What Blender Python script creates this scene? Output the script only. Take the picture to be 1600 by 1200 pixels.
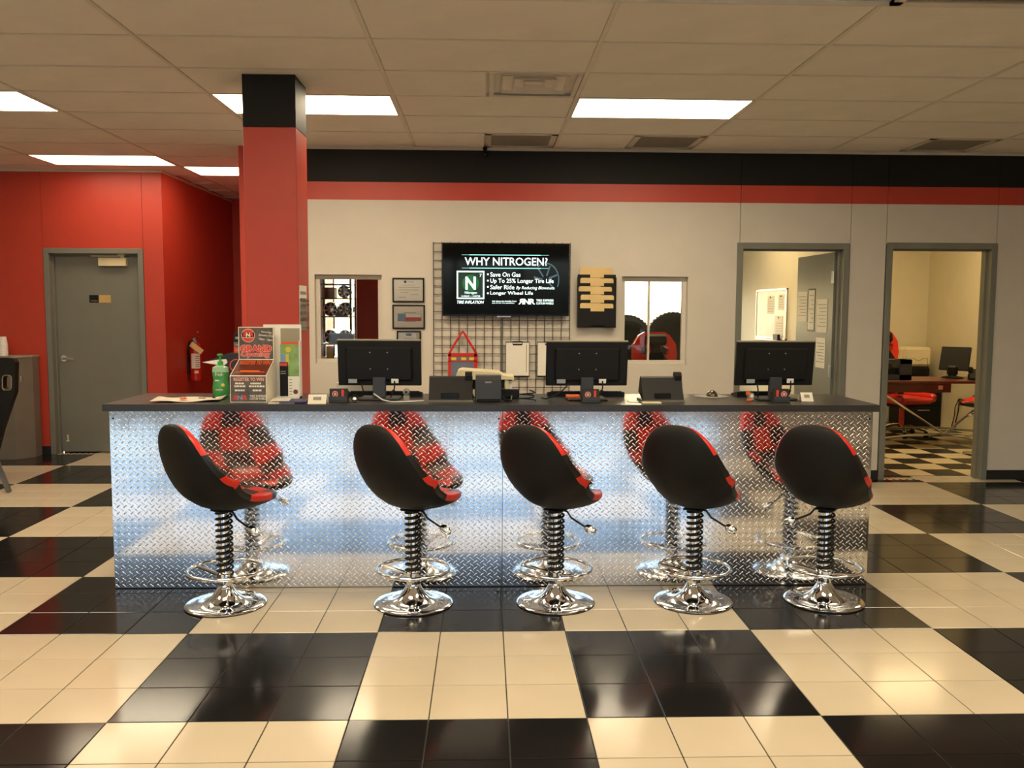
import bpy, bmesh, math, random
from mathutils import Vector, Matrix
random.seed(7)
PI = math.pi
for o in list(bpy.data.objects): bpy.data.objects.remove(o)
scene = bpy.context.scene
COL = scene.collection

# ------------------------------------------------------------------ camera
F = 1365.0
CAM = Vector((-0.0927, -4.1536, 1.5702))
def cam_axes(yaw, pitch, roll):
    f = Vector((math.sin(yaw)*math.cos(pitch), math.cos(yaw)*math.cos(pitch), math.sin(pitch)))
    r = Vector((math.cos(yaw), -math.sin(yaw), 0)); u = r.cross(f)
    c, s = math.cos(roll), math.sin(roll)
    return c*r+s*u, -s*r+c*u, f
RR, UU, WW = cam_axes(.0316, -.0855, .0045)
cd = bpy.data.cameras.new('camera'); cd.sensor_width = 36; cd.lens = 36*F/1600; cd.clip_end = 300
cam = bpy.data.objects.new('camera', cd); COL.objects.link(cam)
cam.matrix_world = Matrix(((RR.x, UU.x, -WW.x, CAM.x), (RR.y, UU.y, -WW.y, CAM.y), (RR.z, UU.z, -WW.z, CAM.z), (0, 0, 0, 1)))
scene.camera = cam
def ray(x, y): return WW + RR*((x-800)/F) - UU*((y-600)/F)
def aty(x, y, Y): d = ray(x, y); return CAM + d*((Y-CAM.y)/d.y)
def atz(x, y, z): d = ray(x, y); return CAM + d*((z-CAM.z)/d.z)
def atx(x, y, X): d = ray(x, y); return CAM + d*((X-CAM.x)/d.x)

# ------------------------------------------------------------------ world and exposure
w = bpy.data.worlds.new('sky'); scene.world = w; w.use_nodes = True
nt = w.node_tree; bg = nt.nodes['Background']
sky = nt.nodes.new('ShaderNodeTexSky'); sky.sky_type = 'NISHITA'; sky.sun_disc = False
sky.sun_elevation = math.radians(24); sky.sun_rotation = math.radians(0); sky.dust_density = 5.0; sky.air_density = 1.0
nt.links.new(sky.outputs[0], bg.inputs[0]); bg.inputs[1].default_value = 0.58
vs = scene.view_settings
vs.view_transform = 'Standard'; vs.look = 'None'; vs.gamma = 1; vs.use_curve_mapping = False; vs.exposure = 1.02
LAMP = (1.0, .82, .56)       # colour of the ceiling lamps
LAMP_W = 9.6

# ------------------------------------------------------------------ materials
def lin(h):
    h = h.lstrip('#'); v = [int(h[i:i+2], 16)/255 for i in (0, 2, 4)]
    return tuple(c/12.92 if c <= .04045 else ((c+.055)/1.055)**2.4 for c in v)
MATS = {}
def mat(name, col, rough=.5, metal=0, var=.06, scale=6, bump=0, bscale=60, spec=.5, coat=0, emit=None, estr=0, stretch=None):
    if name in MATS: return MATS[name]
    m = bpy.data.materials.new(name); m.use_nodes = True; t = m.node_tree; N, L = t.nodes, t.links
    b = N['Principled BSDF']; c = lin(col) if isinstance(col, str) else col
    tc = N.new('ShaderNodeTexCoord'); src = tc.outputs['Object']
    if stretch:
        mp = N.new('ShaderNodeMapping'); mp.inputs['Scale'].default_value = stretch; L.new(src, mp.inputs[0]); src = mp.outputs[0]
    nz = N.new('ShaderNodeTexNoise'); nz.inputs['Scale'].default_value = scale; nz.inputs['Detail'].default_value = 4; L.new(src, nz.inputs['Vector'])
    rp = N.new('ShaderNodeValToRGB'); e = rp.color_ramp.elements
    e[0].position = .3; e[1].position = .7
    e[0].color = tuple(max(0, x*(1-var)) for x in c)+(1,); e[1].color = tuple(min(1, x*(1+var)) for x in c)+(1,)
    L.new(nz.outputs['Fac'], rp.inputs[0]); L.new(rp.outputs[0], b.inputs['Base Color'])
    b.inputs['Roughness'].default_value = rough; b.inputs['Metallic'].default_value = metal
    b.inputs['Specular IOR Level'].default_value = spec; b.inputs['Coat Weight'].default_value = coat
    if bump:
        n2 = N.new('ShaderNodeTexNoise'); n2.inputs['Scale'].default_value = bscale; L.new(src, n2.inputs['Vector'])
        bp = N.new('ShaderNodeBump'); bp.inputs['Strength'].default_value = bump; bp.inputs['Distance'].default_value = .01
        L.new(n2.outputs['Fac'], bp.inputs['Height']); L.new(bp.outputs[0], b.inputs['Normal'])
    if emit:
        b.inputs['Emission Color'].default_value = (lin(emit) if isinstance(emit, str) else emit)+(1,); b.inputs['Emission Strength'].default_value = estr
    MATS[name] = m; return m
def glass_mat(name, tint=(.93, .96, .95), base=.04):
    m = bpy.data.materials.new(name); m.use_nodes = True; t = m.node_tree; N, L = t.nodes, t.links
    N.remove(N['Principled BSDF']); out = N['Material Output']
    tr = N.new('ShaderNodeBsdfTransparent'); tr.inputs[0].default_value = tint+(1,)
    gl = N.new('ShaderNodeBsdfGlossy'); gl.inputs['Roughness'].default_value = .02
    fr = N.new('ShaderNodeFresnel'); fr.inputs[0].default_value = 1.45
    mx = N.new('ShaderNodeMixShader'); L.new(fr.outputs[0], mx.inputs[0]); L.new(tr.outputs[0], mx.inputs[1]); L.new(gl.outputs[0], mx.inputs[2]); L.new(mx.outputs[0], out.inputs[0])
    MATS[name] = m; return m
RED, WHITEP, BLACKP, GREY = '#c02a1a', '#d9d0c2', '#262422', '#7d7f77'
m_red = mat('red_paint', '#bb3d2b', .45, var=.04, bump=.04, bscale=180)
m_white = mat('off_white_paint', '#cfc8bd', .6, var=.02, bump=.03, bscale=200)
m_black_paint = mat('charcoal_paint', '#1a1917', .6, var=.05, spec=.25)
m_cream = mat('cream_paint', '#d8cfb4', .6, var=.02)
m_grey = mat('grey_steel_paint', '#77786f', .4, var=.04, bump=.03, bscale=120)
m_base = mat('black_rubber_cove', '#161616', .5)
m_tile_w = mat('cream_tile', '#cdc0a8', .14, var=.035, scale=3, bump=.012, bscale=9)
m_tile_b = mat('black_tile', '#1b1a1a', .13, var=.12, scale=4, bump=.012, bscale=9, spec=.65)
m_grout = mat('dark_grout', '#3a3630', .85, var=.15, scale=30)
m_ceil = mat('ceiling_panel', '#e8e2d6', .9, var=.04, scale=3, bump=.25, bscale=260)
m_tbar = mat('ceiling_runner', '#d8d1c2', .5, var=.05)
m_angle = mat('wall_angle_white', '#cfc8b5', .5)
m_vent = mat('vent_metal', '#d2cabb', .5)
m_grille = mat('grille_dark', '#978d7a', .6, var=.1)
m_void = mat('duct_dark', '#2c281f', .8)
m_chrome = mat('chrome', (.86, .86, .87), .06, 1, var=.02)
m_brush = mat('brushed_steel', (.62, .62, .6), .28, 1, var=.06)
m_blackp = mat('black_plastic', '#0e0e0e', .5, spec=.3)
m_blackg = mat('black_gloss', '#0c0c0c', .12)
m_dkgrey = mat('dark_grey_plastic', '#33363a', .45)
m_fabric = mat('black_vinyl', '#0f0e0d', .55, bump=.1, bscale=160, spec=.3)
m_fabric2 = mat('black_vinyl_panel', '#151415', .35, bump=.06, bscale=120)
m_redv = mat('red_vinyl', '#d62a1c', .33, var=.04, bump=.05, bscale=120)
m_laminate = mat('charcoal_laminate', '#2e2d2d', .32, var=.12, scale=60)
m_plate = mat('aluminium_plate', (.80, .81, .83), .10, 1, var=.03, scale=2, bump=.05, bscale=7)
m_tread = mat('aluminium_tread', (.90, .90, .92), .16, 1, var=.02)
m_paper = mat('white_paper', '#e8e4da', .7, var=.02)
m_print = mat('grey_print', '#8b8880', .7)
m_ink = mat('dark_print', '#3b3a3c', .7)
m_whitep = mat('white_plastic', '#e4e2dc', .4)
m_ivory = mat('ivory_plastic', '#d9cda9', .45)
m_card = mat('white_card', '#e2dac8', .6)
m_manila = mat('manila_card', '#dcbf86', .7, var=.05, scale=12)
m_wire = mat('black_wire', '#161514', .45)
m_redf = mat('red_fabric', '#c2201b', .6)
m_wood = mat('cherry_wood', '#5a2417', .3, var=.25, scale=5, stretch=(1, 9, 9))
m_rubber = mat('tyre_rubber', '#1b1c1d', .7, bump=.2, bscale=60)
m_box = mat('brown_cardboard', '#b08d5a', .8, var=.08)
m_green = mat('green_print', '#86a866', .5, var=.3, scale=14)
m_gel = mat('green_gel', '#43964d', .12, coat=.3)
m_pump = mat('green_plastic', '#36b04a', .35)
m_stone = mat('stone_print', '#57524f', .6, var=.35, scale=26)
m_pink = mat('pink_print', '#e8a79a', .6)
m_redp = mat('red_print', '#d6402f', .55)
m_blue = mat('blue_print', '#7f97b8', .6)
m_yel = mat('yellow_print', '#d7c53f', .6)
m_orange = mat('orange_print', '#d8622c', .6)
m_navy = mat('indigo_folder', '#3c3a6b', .5)
m_screen = mat('screen_black', '#060708', .06, var=.02, spec=.35)
m_led_w = mat('screen_white', '#000000', .3, emit='#e9fff8', estr=1.1)
m_led_g = mat('screen_green', '#000000', .3, emit='#0c5a28', estr=.8)
m_led_d = mat('screen_dark_green', '#000000', .3, emit='#0a2a1c', estr=.6)
m_led_c = mat('screen_cyan', '#000000', .3, emit='#8fe6d0', estr=.9)
m_led_s = mat('screen_steel', '#000000', .3, emit='#3f5a63', estr=.7)
m_lamp = mat('lamp_diffuser', '#f4efe0', .5, emit=LAMP, estr=LAMP_W)
m_lampdim = mat('low_output_lamp_diffuser', '#f4efe0', .5, emit=LAMP, estr=LAMP_W*.42)
m_lampw = mat('office_lamp_diffuser', '#f4efe0', .5, emit=(1.0, .76, .40), estr=12.0)
m_glass = glass_mat('clear_glass')
m_pic = glass_mat('picture_glass', (.995, .995, .99))
m_tint = glass_mat('tinted_glass', (.80, .835, .865))
m_clear = glass_mat('clear_plastic', (.9, .9, .88))
m_outdoor = mat('concrete', '#b9b6ae', .9, var=.15, scale=2)

# ------------------------------------------------------------------ mesh builder
class MB:
    def __init__(s): s.v = []; s.f = []; s.mi = []
    def add(s, vs, fs, m=0):
        k = len(s.v); s.v += [tuple(p) for p in vs]; s.f += [tuple(k+i for i in f) for f in fs]; s.mi += [m]*len(fs); return s
    def box(s, x0, y0, z0, x1, y1, z1, b=0, m=0):
        if x0 > x1: x0, x1 = x1, x0
        if y0 > y1: y0, y1 = y1, y0
        if z0 > z1: z0, z1 = z1, z0
        if b <= 0:
            v = [(x, y, z) for x in (x0, x1) for y in (y0, y1) for z in (z0, z1)]
            return s.add(v, [(0, 1, 3, 2), (4, 6, 7, 5), (0, 4, 5, 1), (2, 3, 7, 6), (0, 2, 6, 4), (1, 5, 7, 3)], m)
        b = min(b, (x1-x0)*.49, (y1-y0)*.49, (z1-z0)*.49)
        lo, hi = (x0, y0, z0), (x1, y1, z1); v = []; idx = {}
        for c in range(8):
            bits = (c & 1, c >> 1 & 1, c >> 2 & 1)
            for a in range(3):
                p = []
                for k in range(3):
                    base = hi[k] if bits[k] else lo[k]
                    p.append(base if k == a else base+(-b if bits[k] else b))
                idx[(bits, a)] = len(v); v.append(p)
        fs = []
        for a in range(3):
            o1, o2 = [k for k in range(3) if k != a]
            for side in (0, 1):
                q = []
                for (i, j) in ((0, 0), (1, 0), (1, 1), (0, 1)):
                    bt = [0, 0, 0]; bt[a] = side; bt[o1] = i; bt[o2] = j; q.append(idx[(tuple(bt), a)])
                fs.append(q)
        for a in range(3):
            o1, o2 = [k for k in range(3) if k != a]
            for i in (0, 1):
                for j in (0, 1):
                    q = []
                    bt = [0, 0, 0]; bt[o1] = i; bt[o2] = j
                    b0 = tuple(bt); bt[a] = 1; b1 = tuple(bt)
                    fs.append([idx[(b0, o1)], idx[(b1, o1)], idx[(b1, o2)], idx[(b0, o2)]])
        for c in range(8):
            bits = (c & 1, c >> 1 & 1, c >> 2 & 1); fs.append([idx[(bits, 0)], idx[(bits, 1)], idx[(bits, 2)]])
        return s.add(v, fs, m)
    def rings(s, R, closed=False, caps=True, m=0):
        n = len(R[0]); v = [p for r in R for p in r]; fs = []; K = len(R)
        for i in range(K if closed else K-1):
            a, b = i*n, ((i+1) % K)*n
            for j in range(n): fs.append((a+j, a+(j+1) % n, b+(j+1) % n, b+j))
        if caps and not closed: fs += [tuple(range(n))[::-1], tuple((K-1)*n+j for j in range(n))]
        return s.add(v, fs, m)
    def tube(s, pts, r, n=8, closed=False, m=0):
        P = [Vector(p) for p in pts]; K = len(P); R = []; up = None
        for i in range(K):
            if closed: t = P[(i+1) % K]-P[i-1]
            else: t = P[min(i+1, K-1)]-P[max(i-1, 0)]
            t.normalize()
            if up is None: up = Vector((0, 0, 1)) if abs(t.z) < .9 else Vector((1, 0, 0))
            x = t.cross(up).normalized(); y = x.cross(t).normalized(); up = y
            rr = r[i] if isinstance(r, (list, tuple)) else r
            R.append([P[i]+x*(rr*math.cos(2*PI*k/n))+y*(rr*math.sin(2*PI*k/n)) for k in range(n)])
        return s.rings(R, closed, True, m)
    def cyl(s, p0, p1, r0, r1=None, n=16, m=0): return s.tube([p0, p1], [r0, r0 if r1 is None else r1], n, False, m)
    def lathe(s, prof, n=32, c=(0, 0, 0), m=0, axis='z'):
        R = []
        for (r, z) in prof:
            ring = []
            for k in range(n):
                a = 2*PI*k/n; x, y = r*math.cos(a), r*math.sin(a)
                p = (x, y, z) if axis == 'z' else ((x, z, y) if axis == 'y' else (z, x, y))
                ring.append((p[0]+c[0], p[1]+c[1], p[2]+c[2]))
            R.append(ring)
        return s.rings(R, False, True, m)
    def prism(s, poly, axis, d0, d1, m=0):
        def P(a, b, d): return (a, d, b) if axis == 'y' else ((d, a, b) if axis == 'x' else (a, b, d))
        n = len(poly); v = [P(a, b, d0) for a, b in poly]+[P(a, b, d1) for a, b in poly]
        fs = [tuple(range(n)), tuple(range(n, 2*n))[::-1]]+[(i, (i+1) % n, n+(i+1) % n, n+i) for i in range(n)]
        return s.add(v, fs, m)
    def grid(s, G, m=0):
        a, b = len(G), len(G[0]); v = [p for r in G for p in r]
        return s.add(v, [(i*b+j, i*b+j+1, (i+1)*b+j+1, (i+1)*b+j) for i in range(a-1) for j in range(b-1)], m)
    def xf(s, M):
        s.v = [tuple(M @ Vector(p)) for p in s.v]; return s
    def mesh(s, name, mats, recalc=True, ang=32):
        me = bpy.data.meshes.new(name); me.from_pydata(s.v, [], s.f)
        for m in (mats if isinstance(mats, (list, tuple)) else [mats]): me.materials.append(m)
        if any(s.mi): me.polygons.foreach_set('material_index', s.mi)
        if recalc:
            bm = bmesh.new(); bm.from_mesh(me); bmesh.ops.recalc_face_normals(bm, faces=bm.faces); bm.to_mesh(me); bm.free()
        me.shade_smooth(); me.set_sharp_from_angle(angle=math.radians(ang)); me.update(); return me
    def build(s, name, mats, parent=None, loc=None, rot=None, label=None, cat=None, group=None, kind=None, recalc=True, ang=32):
        return link(name, s.mesh(name, mats, recalc, ang), parent, loc, rot, label, cat, group, kind)
def tag(o, label=None, cat=None, group=None, kind=None):
    if label: o['label'] = label
    if cat: o['category'] = cat
    if group: o['group'] = group
    if kind: o['kind'] = kind
    return o
def link(name, me, parent=None, loc=None, rot=None, label=None, cat=None, group=None, kind=None):
    o = bpy.data.objects.new(name, me); COL.objects.link(o)
    if parent is not None: o.parent = parent
    if loc is not None: o.location = loc
    if rot is not None: o.rotation_euler = rot
    return tag(o, label, cat, group, kind)
def thing(name, label, cat, loc=(0, 0, 0), rz=0, group=None, kind=None):
    o = link(name, None, None, loc, (0, 0, rz), label, cat, group, kind); o.empty_display_size = .1; return o
def copy_tree(o, parent=None):
    c = o.copy(); COL.objects.link(c)
    if parent is not None: c.parent = parent
    for ch in list(o.children): copy_tree(ch, c)
    return c
def B(*a, **k): return MB().box(*a, **k)
TXT = {}
def text_mesh(body, bold=0, shear=0):
    key = (body, bold, shear)
    if key not in TXT:
        cu = bpy.data.curves.new('lettering', 'FONT'); cu.body = body; cu.offset = bold; cu.shear = shear; cu.resolution_u = 3
        ob = bpy.data.objects.new('lettering', cu); COL.objects.link(ob)
        dg = bpy.context.evaluated_depsgraph_get(); me = ob.evaluated_get(dg).to_mesh()
        v = [tuple(p.co) for p in me.vertices]; f = [tuple(p.vertices) for p in me.polygons]
        ob.evaluated_get(dg).to_mesh_clear(); bpy.data.objects.remove(ob); bpy.data.curves.remove(cu); TXT[key] = (v, f)
    return TXT[key]
def letters(mb, body, O, U, V, u0, u1, v0, v1, bold=0, shear=0, lift=.0006, m=0, mirror=False):
    """flat print fitted to the rectangle u0..u1, v0..v1 of the plane O + u U + v V"""
    v, f = text_mesh(body, bold, shear); O, U, V = Vector(O), Vector(U), Vector(V); n = U.cross(V)
    xs = [p[0] for p in v]; ys = [p[1] for p in v]; ax, bx, ay, by = min(xs), max(xs), min(ys), max(ys)
    if mirror: u0, u1 = u1, u0
    pts = [O+U*(u0+(p[0]-ax)/(bx-ax)*(u1-u0))+V*(v0+(p[1]-ay)/(by-ay)*(v1-v0))+n*lift for p in v]
    return mb.add(pts, f, m)
def patch(mb, O, U, V, u0, u1, v0, v1, lift=.0003, m=0):
    O, U, V = Vector(O), Vector(U), Vector(V); n = U.cross(V)
    return mb.add([O+U*a+V*b+n*lift for a, b in ((u0, v0), (u1, v0), (u1, v1), (u0, v1))], [(0, 1, 2, 3)], m)
def disc(mb, O, U, V, cu, cv, r, r2=0, lift=.0004, n=28, m=0):
    O, U, V = Vector(O), Vector(U), Vector(V); nn = U.cross(V)
    P = lambda rr, k: O+U*(cu+rr*math.cos(2*PI*k/n))+V*(cv+rr*math.sin(2*PI*k/n))+nn*lift
    if not r2: return mb.add([P(r, k) for k in range(n)], [tuple(range(n))], m)
    return mb.add([P(r, k) for k in range(n)]+[P(r2, k) for k in range(n)], [(k, (k+1) % n, n+(k+1) % n, n+k) for k in range(n)], m)
UX, UZ = (1, 0, 0), (0, 0, 1)

# ================================================================== THE SETTING
H = 2.997; YB = 3.78; YR = 5.25; XR = -3.48; XL = -7.2; XE = 7.6; YF = -8.4
# ---- floor: slab of grout, tiles laid on it in 3 x 3 blocks
T = .3048
fl = MB().box(XL, YF, -.12, XE, 8.9, -.004).build('floor', m_grout, kind='structure')
tm = {}
for k, m in (('w', m_tile_w), ('b', m_tile_b)):
    tm[k] = MB().box(-T/2+.0022, -T/2+.0022, -.004, T/2-.0022, T/2-.0022, 0, b=.0016).mesh('tile', m)
vis = []; rest = {'w': MB(), 'b': MB()}
def in_office(x, y): return y > YB and x > -2.2
for i in range(-23, 25):
    for j in range(-27, 26):
        x, y = (i+.5)*T, (j+.5)*T
        if x-T/2 < XL or x+T/2 > XE or in_office(x, y-.1) or (y > YR+.1 and x < XR): continue
        k = 'w' if (((i+2)//3 + (j+3)//3) % 2 == 0) else 'b'
        d = Vector((x, y, 0))-CAM; zc = d.dot(WW); seen = False; area = 0
        if zc > .5:
            px, py = 800+F*d.dot(RR)/zc, 600-F*d.dot(UU)/zc
            hidden = -2.1 < x < 2.1 and .75 < y < 3.6
            seen = -120 < px < 1720 and 640 < py < 1330 and not hidden; area = 1/zc**3
        (vis if seen else None) is not None and vis.append((area, x, y, k))
        if not seen: rest[k].box(x-T/2+.0022, y-T/2+.0022, -.004, x+T/2-.0022, y+T/2-.0022, 0)
vis.sort(reverse=True)
for n, (a, x, y, k) in enumerate(vis):
    if n < 300: link('tile', tm[k], fl, (x, y, 0))
    else: rest[k].box(x-T/2+.0022, y-T/2+.0022, -.004, x+T/2-.0022, y+T/2-.0022, 0)
for k, m in (('w', m_tile_w), ('b', m_tile_b)): rest[k].build('tile_field', m, fl, kind='stuff', recalc=False)
# office floor: square black and cream interlocking tiles
off = MB().box(-2.2, YB+.005, -.004, XE, 8.9, -.0006).build('floor_office', m_grout, kind='structure')
S = .319
om = {k: MB().box(-S/2+.001, -S/2+.001, 0, S/2-.001, S/2-.001, .003, b=.001).mesh('floor_tile', m) for k, m in (('w', mat('cream_vinyl', '#d9c8a4', .3)), ('b', mat('black_vinyl_tile', '#1a1917', .3)))}
for i in range(-11, 9):
    for j in range(0, 12):
        x, y = 3.905+(i-.5)*S, 3.975+(j+.5)*S-.001
        if x+S/2 > 6.4 or y > 7.9: continue
        link('floor_tile', om['w' if (i+j) % 2 == 1 else 'b'], off, (x, y, -.0006))
th = MB()    # toothed edge of the interlocking tiles under the door
for k in range(14):
    x = 3.62+k*.0625; th.prism([(x, YB-.01), (x+.03, YB-.01), (x+.045, YB+.05), (x+.03, YB+.09), (x-.015, YB+.09)], 'z', -.0006, .003)
th.build('tile_edge', m_tile_w, off)
th = MB()
for k in range(15): x = -4.66+k*.062; th.prism([(x, YR-.01), (x+.03, YR-.01), (x+.045, YR+.05), (x+.015, YR+.07)], 'z', 0, .003)
th.build('tile_edge', m_tile_w, fl)

# ---- ceiling: panels in a runner grid
GX, GY = 1.236, .6185; CX0, CY0 = -.71, 1.883
ce = MB().box(XL, YF, H+.02, XE, 8.9, H+.15).build('ceiling', m_ceil, kind='structure')
LIGHTS = [(0.525, 1.883), (-1.946, 1.883), (-4.418, 1.883), (-4.418, 4.32), (-3.182, 4.95)]
BACKL = [(x, y) for y in (-1.209, -4.30) for x in (-4.418, -1.946, .525, 2.997)]
VENTS = [(-.711, 1.2645), (-.711, 3.12), (.525, 3.12), (2.997, 3.12), (1.761, -.59)]
cell = MB().box(.012, .012, 0, GX-.012, GY-.012, .016, b=.004).mesh('ceiling_panel', m_ceil)
def fits(x, y):
    if y > YB-.1 and x > -2.3: return False
    if y > YR-.1 and x < XR-.2: return False
    return True
ys = [CY0+GY*k for k in range(-3, 10)]; xs = [CX0+GX*k for k in range(-5, 5)]
taken = {(round(a, 1), round(b, 1)) for a, b in LIGHTS+VENTS}
for y in ys:
    for x in xs:
        if not fits(x, y) or any(abs(x-a) < .2 and abs(y-b) < .2 for a, b in LIGHTS) : continue
        if any(abs(x-a) < .2 and abs(y-b) < .2 for a, b in VENTS): continue
        nx = max(0.0, (XR+.02-x)/GX) if y > YR-.1 else 0
        o = link('ceiling_panel', cell, ce, (x, y, H+random.uniform(0, .003)))
rm = MB().box(-.012, 0, -.004, .012, 5.0, .016).mesh('runner', m_tbar)
for x in xs+[xs[-1]+GX]:
    y1 = YB if x > -2 else (YR if x < XR else 7.8)
    MB().box(x-.012, .02, H-.004, x+.012, y1, H+.018).build('runner', m_tbar, ce)
for y in ys:
    x1 = 5.5 if y < YB else -2.15; x0 = XL if y < YR else XR
    MB().box(x0, y-.009, H-.002, x1, y+.009, H+.018).build('cross_runner', m_tbar, ce)
def troffer(x, y, label, lamp=m_lamp, z=H, group='ceiling light panels', name='ceiling_light'):
    t = thing(name, label, 'ceiling light', (x+GX/2, y+GY/2, z), 0, group)
    a, b = GX/2-.014, GY/2-.012
    f = MB().box(-a, -b, -.002, a, -b+.014, .05).box(-a, b-.014, -.002, a, b, .05).box(-a, -b, -.002, -a+.014, b, .05).box(a-.014, -b, -.002, a, b, .05)
    f.build('frame', m_tbar, t)
    MB().box(-a+.014, -b+.014, .002, a-.014, b-.014, .012).build('diffuser', lamp, t)
    return t
LB = ['lit ceiling panel straight above the right half of the counter', 'lit ceiling panel partly hidden by the red column', 'lit ceiling panel at the edge of the room before the red wall', 'lit ceiling panel in front of the red door wall', 'lit ceiling panel at the mouth of the dark red corridor']
for k, ((x, y), lb) in enumerate(zip(LIGHTS, LB)): troffer(x, y, lb, m_lampdim if k > 2 else m_lamp)
for (x, y) in BACKL: troffer(x, y, 'lit ceiling panel over the open showroom floor by the shop windows', name='ceiling_light_offscreen')
# supply diffuser: nested louvre rings
dx, dy = -.075, 1.266
t = thing('air_diffuser', 'square ceiling air vent with nested louvre rings', 'vent', (dx+.295, dy+.309, H))
for k, (a, zz) in enumerate(((.285, -.004), (.215, .012), (.14, .012), (.07, .012))):
    b = a*1.02; r2 = .028 if k == 0 else .032
    m = MB()
    o_ = [(-a, -b), (a, -b), (a, b), (-a, b)]; i_ = [(-a+r2, -b+r2), (a-r2, -b+r2), (a-r2, b-r2), (-a+r2, b-r2)]
    v = [(p[0], p[1], zz-.012*(k > 0)) for p in o_]+[(p[0], p[1], zz+.025*(k > 0)) for p in i_]+[(p[0], p[1], zz-.009*(k > 0)) for p in o_]+[(p[0], p[1], zz+.028*(k > 0)+.003) for p in i_]
    fs = [(i, (i+1) % 4, 4+(i+1) % 4, 4+i) for i in range(4)]+[(8+i, 8+(i+1) % 4, 12+(i+1) % 4, 12+i) for i in range(4)]+[(i, (i+1) % 4, 8+(i+1) % 4, 8+i) for i in range(4)]+[(4+i, 4+(i+1) % 4, 12+(i+1) % 4, 12+i) for i in range(4)]
    m.add(v, fs).build('frame' if k == 0 else 'louvre', m_vent, t)
MB().box(-.29, -.29, .05, .29, .29, .055).build('duct_box', m_void, t)
MB().box(-.711+GX*0+.012, 1.2765, H, dx-.012, 1.871, H+.014).build('ceiling_panel', m_ceil, ce)
# return grilles
def grille(x, y, x1, y1, label):
    cx, cy, a, b = (x+x1)/2, (y+y1)/2, (x1-x)/2, (y1-y)/2
    t = thing('return_grille', label, 'vent', (cx, cy, H), 0, 'return air grilles')
    MB().box(-a, -b, -.003, a, -b+.05, .012).box(-a, b-.05, -.003, a, b, .012).box(-a, -b, -.003, -a+.05, b, .012).box(a-.05, -b, -.003, a, b, .012).build('frame', m_vent, t)
    n = int((2*b-.1)/.028)
    sl = MB().box(-a+.05, 0, 0, a-.05, .012, .01).mesh('slat', m_grille)
    for k in range(n): link('slat', sl, t, (0, -b+.055+k*.028, 0))
    MB().box(-a+.04, -b+.04, .012, a-.04, b-.04, .017).build('backing', m_void, t)
grille(-.09, 3.135, .505, 3.715, 'metal return air grille above the screen on the wall')
grille(1.15, 3.135, 1.74, 3.715, 'brown return air grille above the small window right of the screen')
grille(3.62, 3.135, 4.21, 3.715, 'brown return air grille above the open office doorway')
grille(1.80, -.585, 2.985, .02, 'large dark return air grille over the counter front')
MB().box(-.711+.012, 3.132, H, -.1, 3.72, H+.014).build('ceiling_panel', m_ceil, ce)
MB().box(.525+.012, 3.132, H, 1.14, 3.72, H+.014).build('ceiling_panel', m_ceil, ce)
MB().box(2.997+.012, 3.132, H, 3.61, 3.72, H+.014).build('ceiling_panel', m_ceil, ce)
t = thing('security_camera', 'small dark dome camera hanging at the ceiling edge', 'camera', (aty(758, 238, 3.74).x, 3.738, H))
MB().lathe([(.0, .002), (.019, .002), (.019, -.02), (.012, -.024), (.012, -.045), (.0, -.045)], 20).build('mount', m_blackp, t)
MB().lathe([(.0, -.085), (.012, -.083), (.019, -.073), (.021, -.06), (.016, -.046), (0, -.043)], 20).build('dome', m_blackg, t)

# ---- back wall with windows and doorways
wb = thing('wall_back', None, None, (0, 0, 0), kind='structure')
g = .002
W1 = (-1.619, -1.019, 1.073, 1.872); W2 = (1.151, 1.755, 1.066, 1.870); WA = .12
D1 = (2.196, 3.230, 2.18); D2 = (3.573, 4.600, 2.19)
Z1, Z2 = 2.535, 2.692
def panel(x0, x1, z0, z1):
    m = MB()
    for a, b, k in ((0, Z1, 0), (Z1, Z2, 1), (Z2, H+.02, 2)):
        lo, hi = max(a, z0), min(b, z1)
        if hi-lo > 1e-4: m.box(x0, YB, lo, x1, YB+WA, hi, m=k)
    return m
m = MB()
for (x0, x1, z0, z1) in ((-2.15, W1[0], 0, Z1), (W1[0], W1[1], 0, W1[2]), (W1[0], W1[1], W1[3], Z1), (W1[1], W2[0], 0, Z1), (W2[0], W2[1], 0, W2[2]), (W2[0], W2[1], W2[3], Z1), (W2[1], D1[0]+.02, 0, Z1)):
    m.box(x0, YB, z0, x1, YB+WA, z1, m=0)
m.box(-2.15, YB, Z1, 2.22-g, YB+WA, Z2, m=1).box(-2.15, YB, Z2, 2.22-g, YB+WA, H+.02, m=2)
PM = [m_white, m_red, m_black_paint]
m.build('wall_panel', PM, wb)
panel(2.22+g, 3.234-g, 2.17, H+.02).build('wall_panel', PM, wb)
panel(3.234+g, 3.565-g, 0, H+.02).build('wall_panel', PM, wb)
panel(3.565+g, 4.59-g, 2.18, H+.02).build('wall_panel', PM, wb)
panel(4.59+g, XE, 0, H+.02).build('wall_panel', PM, wb)
MB().box(2.2, YB+.02, 2.2, XE, YB+WA-.01, H).build('wall_core', m_void, wb)
MB().box(-2.15, YB-.02, H-.022, XE, YB, H).build('trim_1', m_angle, kind='structure')
bb = MB().box(-2.15, YB-.008, 0, D1[0], YB, .09).box(D1[1], YB-.008, 0, D2[0], YB, .09).box(D2[1], YB-.008, 0, XE, YB, .09)
bb.build('baseboard_back', m_base, kind='structure')
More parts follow.
